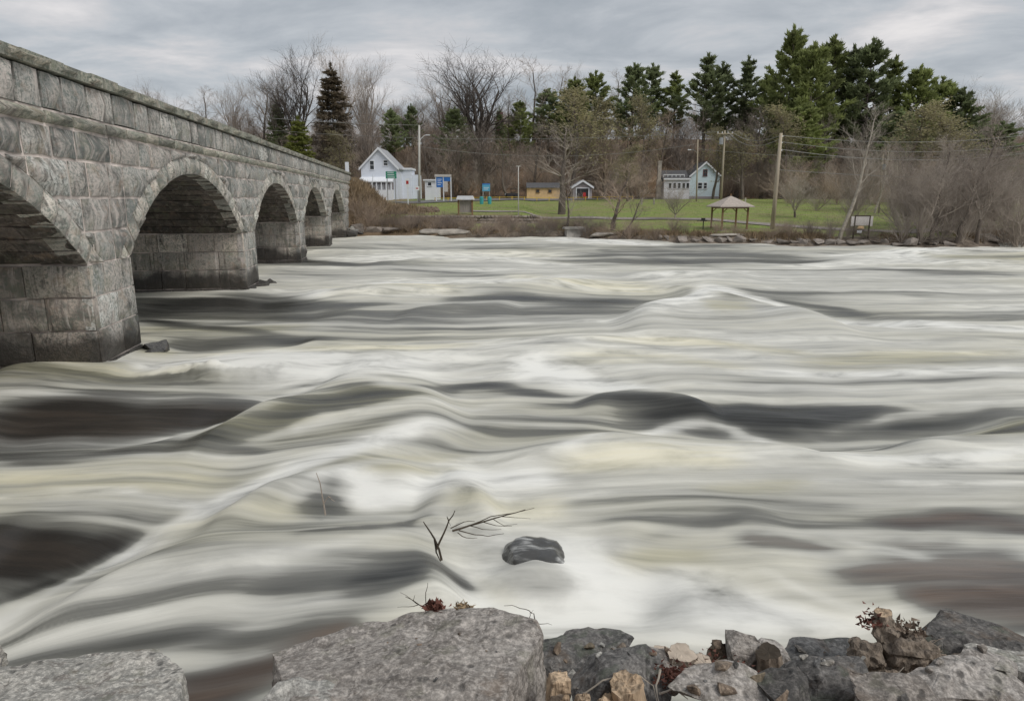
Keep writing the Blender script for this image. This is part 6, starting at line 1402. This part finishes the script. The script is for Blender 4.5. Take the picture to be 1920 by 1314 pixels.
twigs('bramble', 'forked dry root on the ground between the stumps', wp(1250, 1290, 3.8), [([(1238,1255,3.95),(1230,1285,3.85),(1236,1320,3.7)], .008), ([(1236,1300,3.8),(1262,1290,3.8),(1290,1310,3.7)], .008), ([(1345,1265,3.95),(1400,1290,3.85),(1460,1300,3.8)], .006), ([(1290,1280,3.9),(1350,1285,3.9),(1440,1287,3.85)], .004)], 'twigp')
twigs('bramble', 'curved dry stem rising below the root crown', wp(1660, 1290, 3.9), [([(1635,1325,3.8),(1650,1295,3.9),(1675,1270,3.95),(1695,1250,4.0)], .007)], 'twigp')
from mathutils.bvhtree import BVHTree
bpy.context.view_layer.update()
_v, _f = [], []
for o in bpy.data.objects:
    if o.type == 'MESH' and o.name.split('.')[0] in ('rock', 'rock_slab', 'river_bank'):
        k_ = len(_v); mw = o.matrix_world; _v += [mw @ q.co for q in o.data.vertices]; _f += [[k_+i for i in p.vertices] for p in o.data.polygons]
bvh = BVHTree.FromPolygons(_v, _f)
rr_ = random.Random(61); shp = [hull('s', blob(0, 0, 0, 1, .9, .7, 300+i, 9), M['rock'], None, .5, .09, i, (0, 0, 0), fine=.5) for i in range(7)]; shd = [q.data for q in shp]; [bpy.data.objects.remove(q) for q in shp]
ZN = (('small jagged stone beside the flat-topped cut stumps', 'small stones by the cut stumps', .25, .95, 3.5, 4.6), ('small jagged stone among the rocks between the pointed rock and the root crown', 'small stones by the pointed rock', .95, 1.75, 3.5, 4.7), ('small jagged stone on the rocks right of the root crown', 'small stones by the root crown', 1.75, 3.1, 3.5, 4.8), ('small stone chip lying on the largest flat slab', 'chips on the largest slab', -1.0, .1, 3.6, 4.3))
for zi, (lab, grp, xa, xb_, ya, yb_) in enumerate(ZN):
    for i in range((26, 26, 30, 9)[zi]):
        x, y = rr_.uniform(xa, xb_), rr_.uniform(ya, yb_); h_ = bvh.ray_cast(Vector((x, y, 3)), Vector((0, 0, -1)))
        if h_[0] is None or h_[0].z < .15: continue
        o = bpy.data.objects.new('rubble_stone', rr_.choice(shd)); COL.objects.link(o); sz_ = rr_.choice((.015, .02, .03, .04, .055, .075)) if zi < 3 else rr_.uniform(.008, .02); o.scale = (sz_*rr_.uniform(.8, 1.4), sz_, sz_*rr_.uniform(.6, 1.1)); o.rotation_euler = (rr_.uniform(-.5, .5), rr_.uniform(-.5, .5), rr_.uniform(0, 6)); o.location = h_[0]+Vector((0, 0, sz_*.3))
        mk_ = rr_.choice(('rock', 'brownrock', 'rockdark', 'rockpale', 'brownrock')); o.material_slots[0].link = 'OBJECT'; o.material_slots[0].material = M[mk_]
        cw = {'rock': 'grey', 'brownrock': 'brown', 'rockdark': 'dark grey', 'rockpale': 'pale'}[mk_]; sw = 'tiny' if sz_ < .025 else 'small' if sz_ < .05 else 'fist-sized'; tail = lab.split(' stone ', 1)[1] if ' stone ' in lab else lab
        tag(o, '%s %s jagged stone %s' % (sw, cw, tail), 'stone', '%s %s %s' % (sw, cw, grp))
for k, (px_, py_, n2_, lab) in enumerate(((1300, 1262, 26, 'tangle of fine dry stems between the cut stumps and the pointed rock'), (1430, 1285, 22, 'tangle of fine dry stems below the rounded lichen-spotted rock'), (1720, 1215, 26, 'tuft of fine dry stems on top of the root crown'), (1200, 1290, 18, 'tangle of fine dry stems above the bottom stump'))):
    c = wp(px_, py_, 4.05 if k != 2 else 4.4); m_ = MB(); q_ = random.Random(k)
    for _ in range(n2_):
        p0 = Vector((q_.uniform(-.16, .16), q_.uniform(-.08, .08), q_.uniform(-.03, .01))); d_ = Vector((q_.uniform(-1, 1), q_.uniform(-.5, .5), q_.uniform(.15, .8))).normalized()*q_.uniform(.05, .14); m_.tube([p0, p0+d_*.5+Vector((0, 0, .01)), p0+d_+Vector((q_.uniform(-.02, .02), 0, -.01))], [.0028, .002, .001], 3, False)
    o = m_.build('dry_stems', M[('twigp', 'twigr', 'twigr', 'twigp')[k]], None); o.location = c; tag(o, lab, 'dry stems', None, 'stuff')
# gravel, chips and litter among the rocks
r = random.Random(99); Vs = []; Fs = []; n_ = 0
g2 = np.random.default_rng(5); N = 3800
x = g2.uniform(.0, 3.2, N); y = g2.uniform(3.2, 4.75, N); z = terr(x, y)
base = np.array([(1, 0, 0), (-1, 0, 0), (0, 1, 0), (0, -1, 0), (0, 0, 1), (0, 0, -1.)]); oct_ = np.array([(0,2,4), (2,1,4), (1,3,4), (3,0,4), (2,0,5), (1,2,5), (3,1,5), (0,3,5)])
s = g2.gamma(2, .009, N)+.006; V = base[None]*s[:, None, None]*g2.uniform(.5, 1.5, (N, 6, 1))*np.array([1.3, 1, .6])+np.stack([x, y, z+s*.3], 1)[:, None]
tag(link('bank_gravel', mesh_np('bank_gravel', V.reshape(-1, 3), (oct_[None]+np.arange(N)[:, None, None]*6).reshape(-1, 3)), M['rubble']), 'loose gravel and stone chips between the rocks of the near bank', 'gravel', kind='stuff')
N = 5000; pts = [Vector((g2.uniform(.0, 3.0), yy_, 0)) for yy_ in g2.uniform(3.2, 4.7, N)]
v, f_ = leaf_cloud(pts, N, .01, .05, 6); zz_ = terr(v[:, 0], v[:, 1]); v[:, 2] = zz_+np.abs(v[:, 2])*.5+.01
tag(link('leaf_litter', mesh_np('leaf_litter', v, f_), M['litter']), 'brown leaf litter and twigs lying between the rocks of the near bank', 'leaf litter', kind='stuff')
tris = sum(len(o.data.loops)-2*len(o.data.polygons) for o in {o.data.name: o for o in bpy.data.objects if o.type == 'MESH'}.values())
print('TRIS unique', tris, 'objects', len(bpy.data.objects))
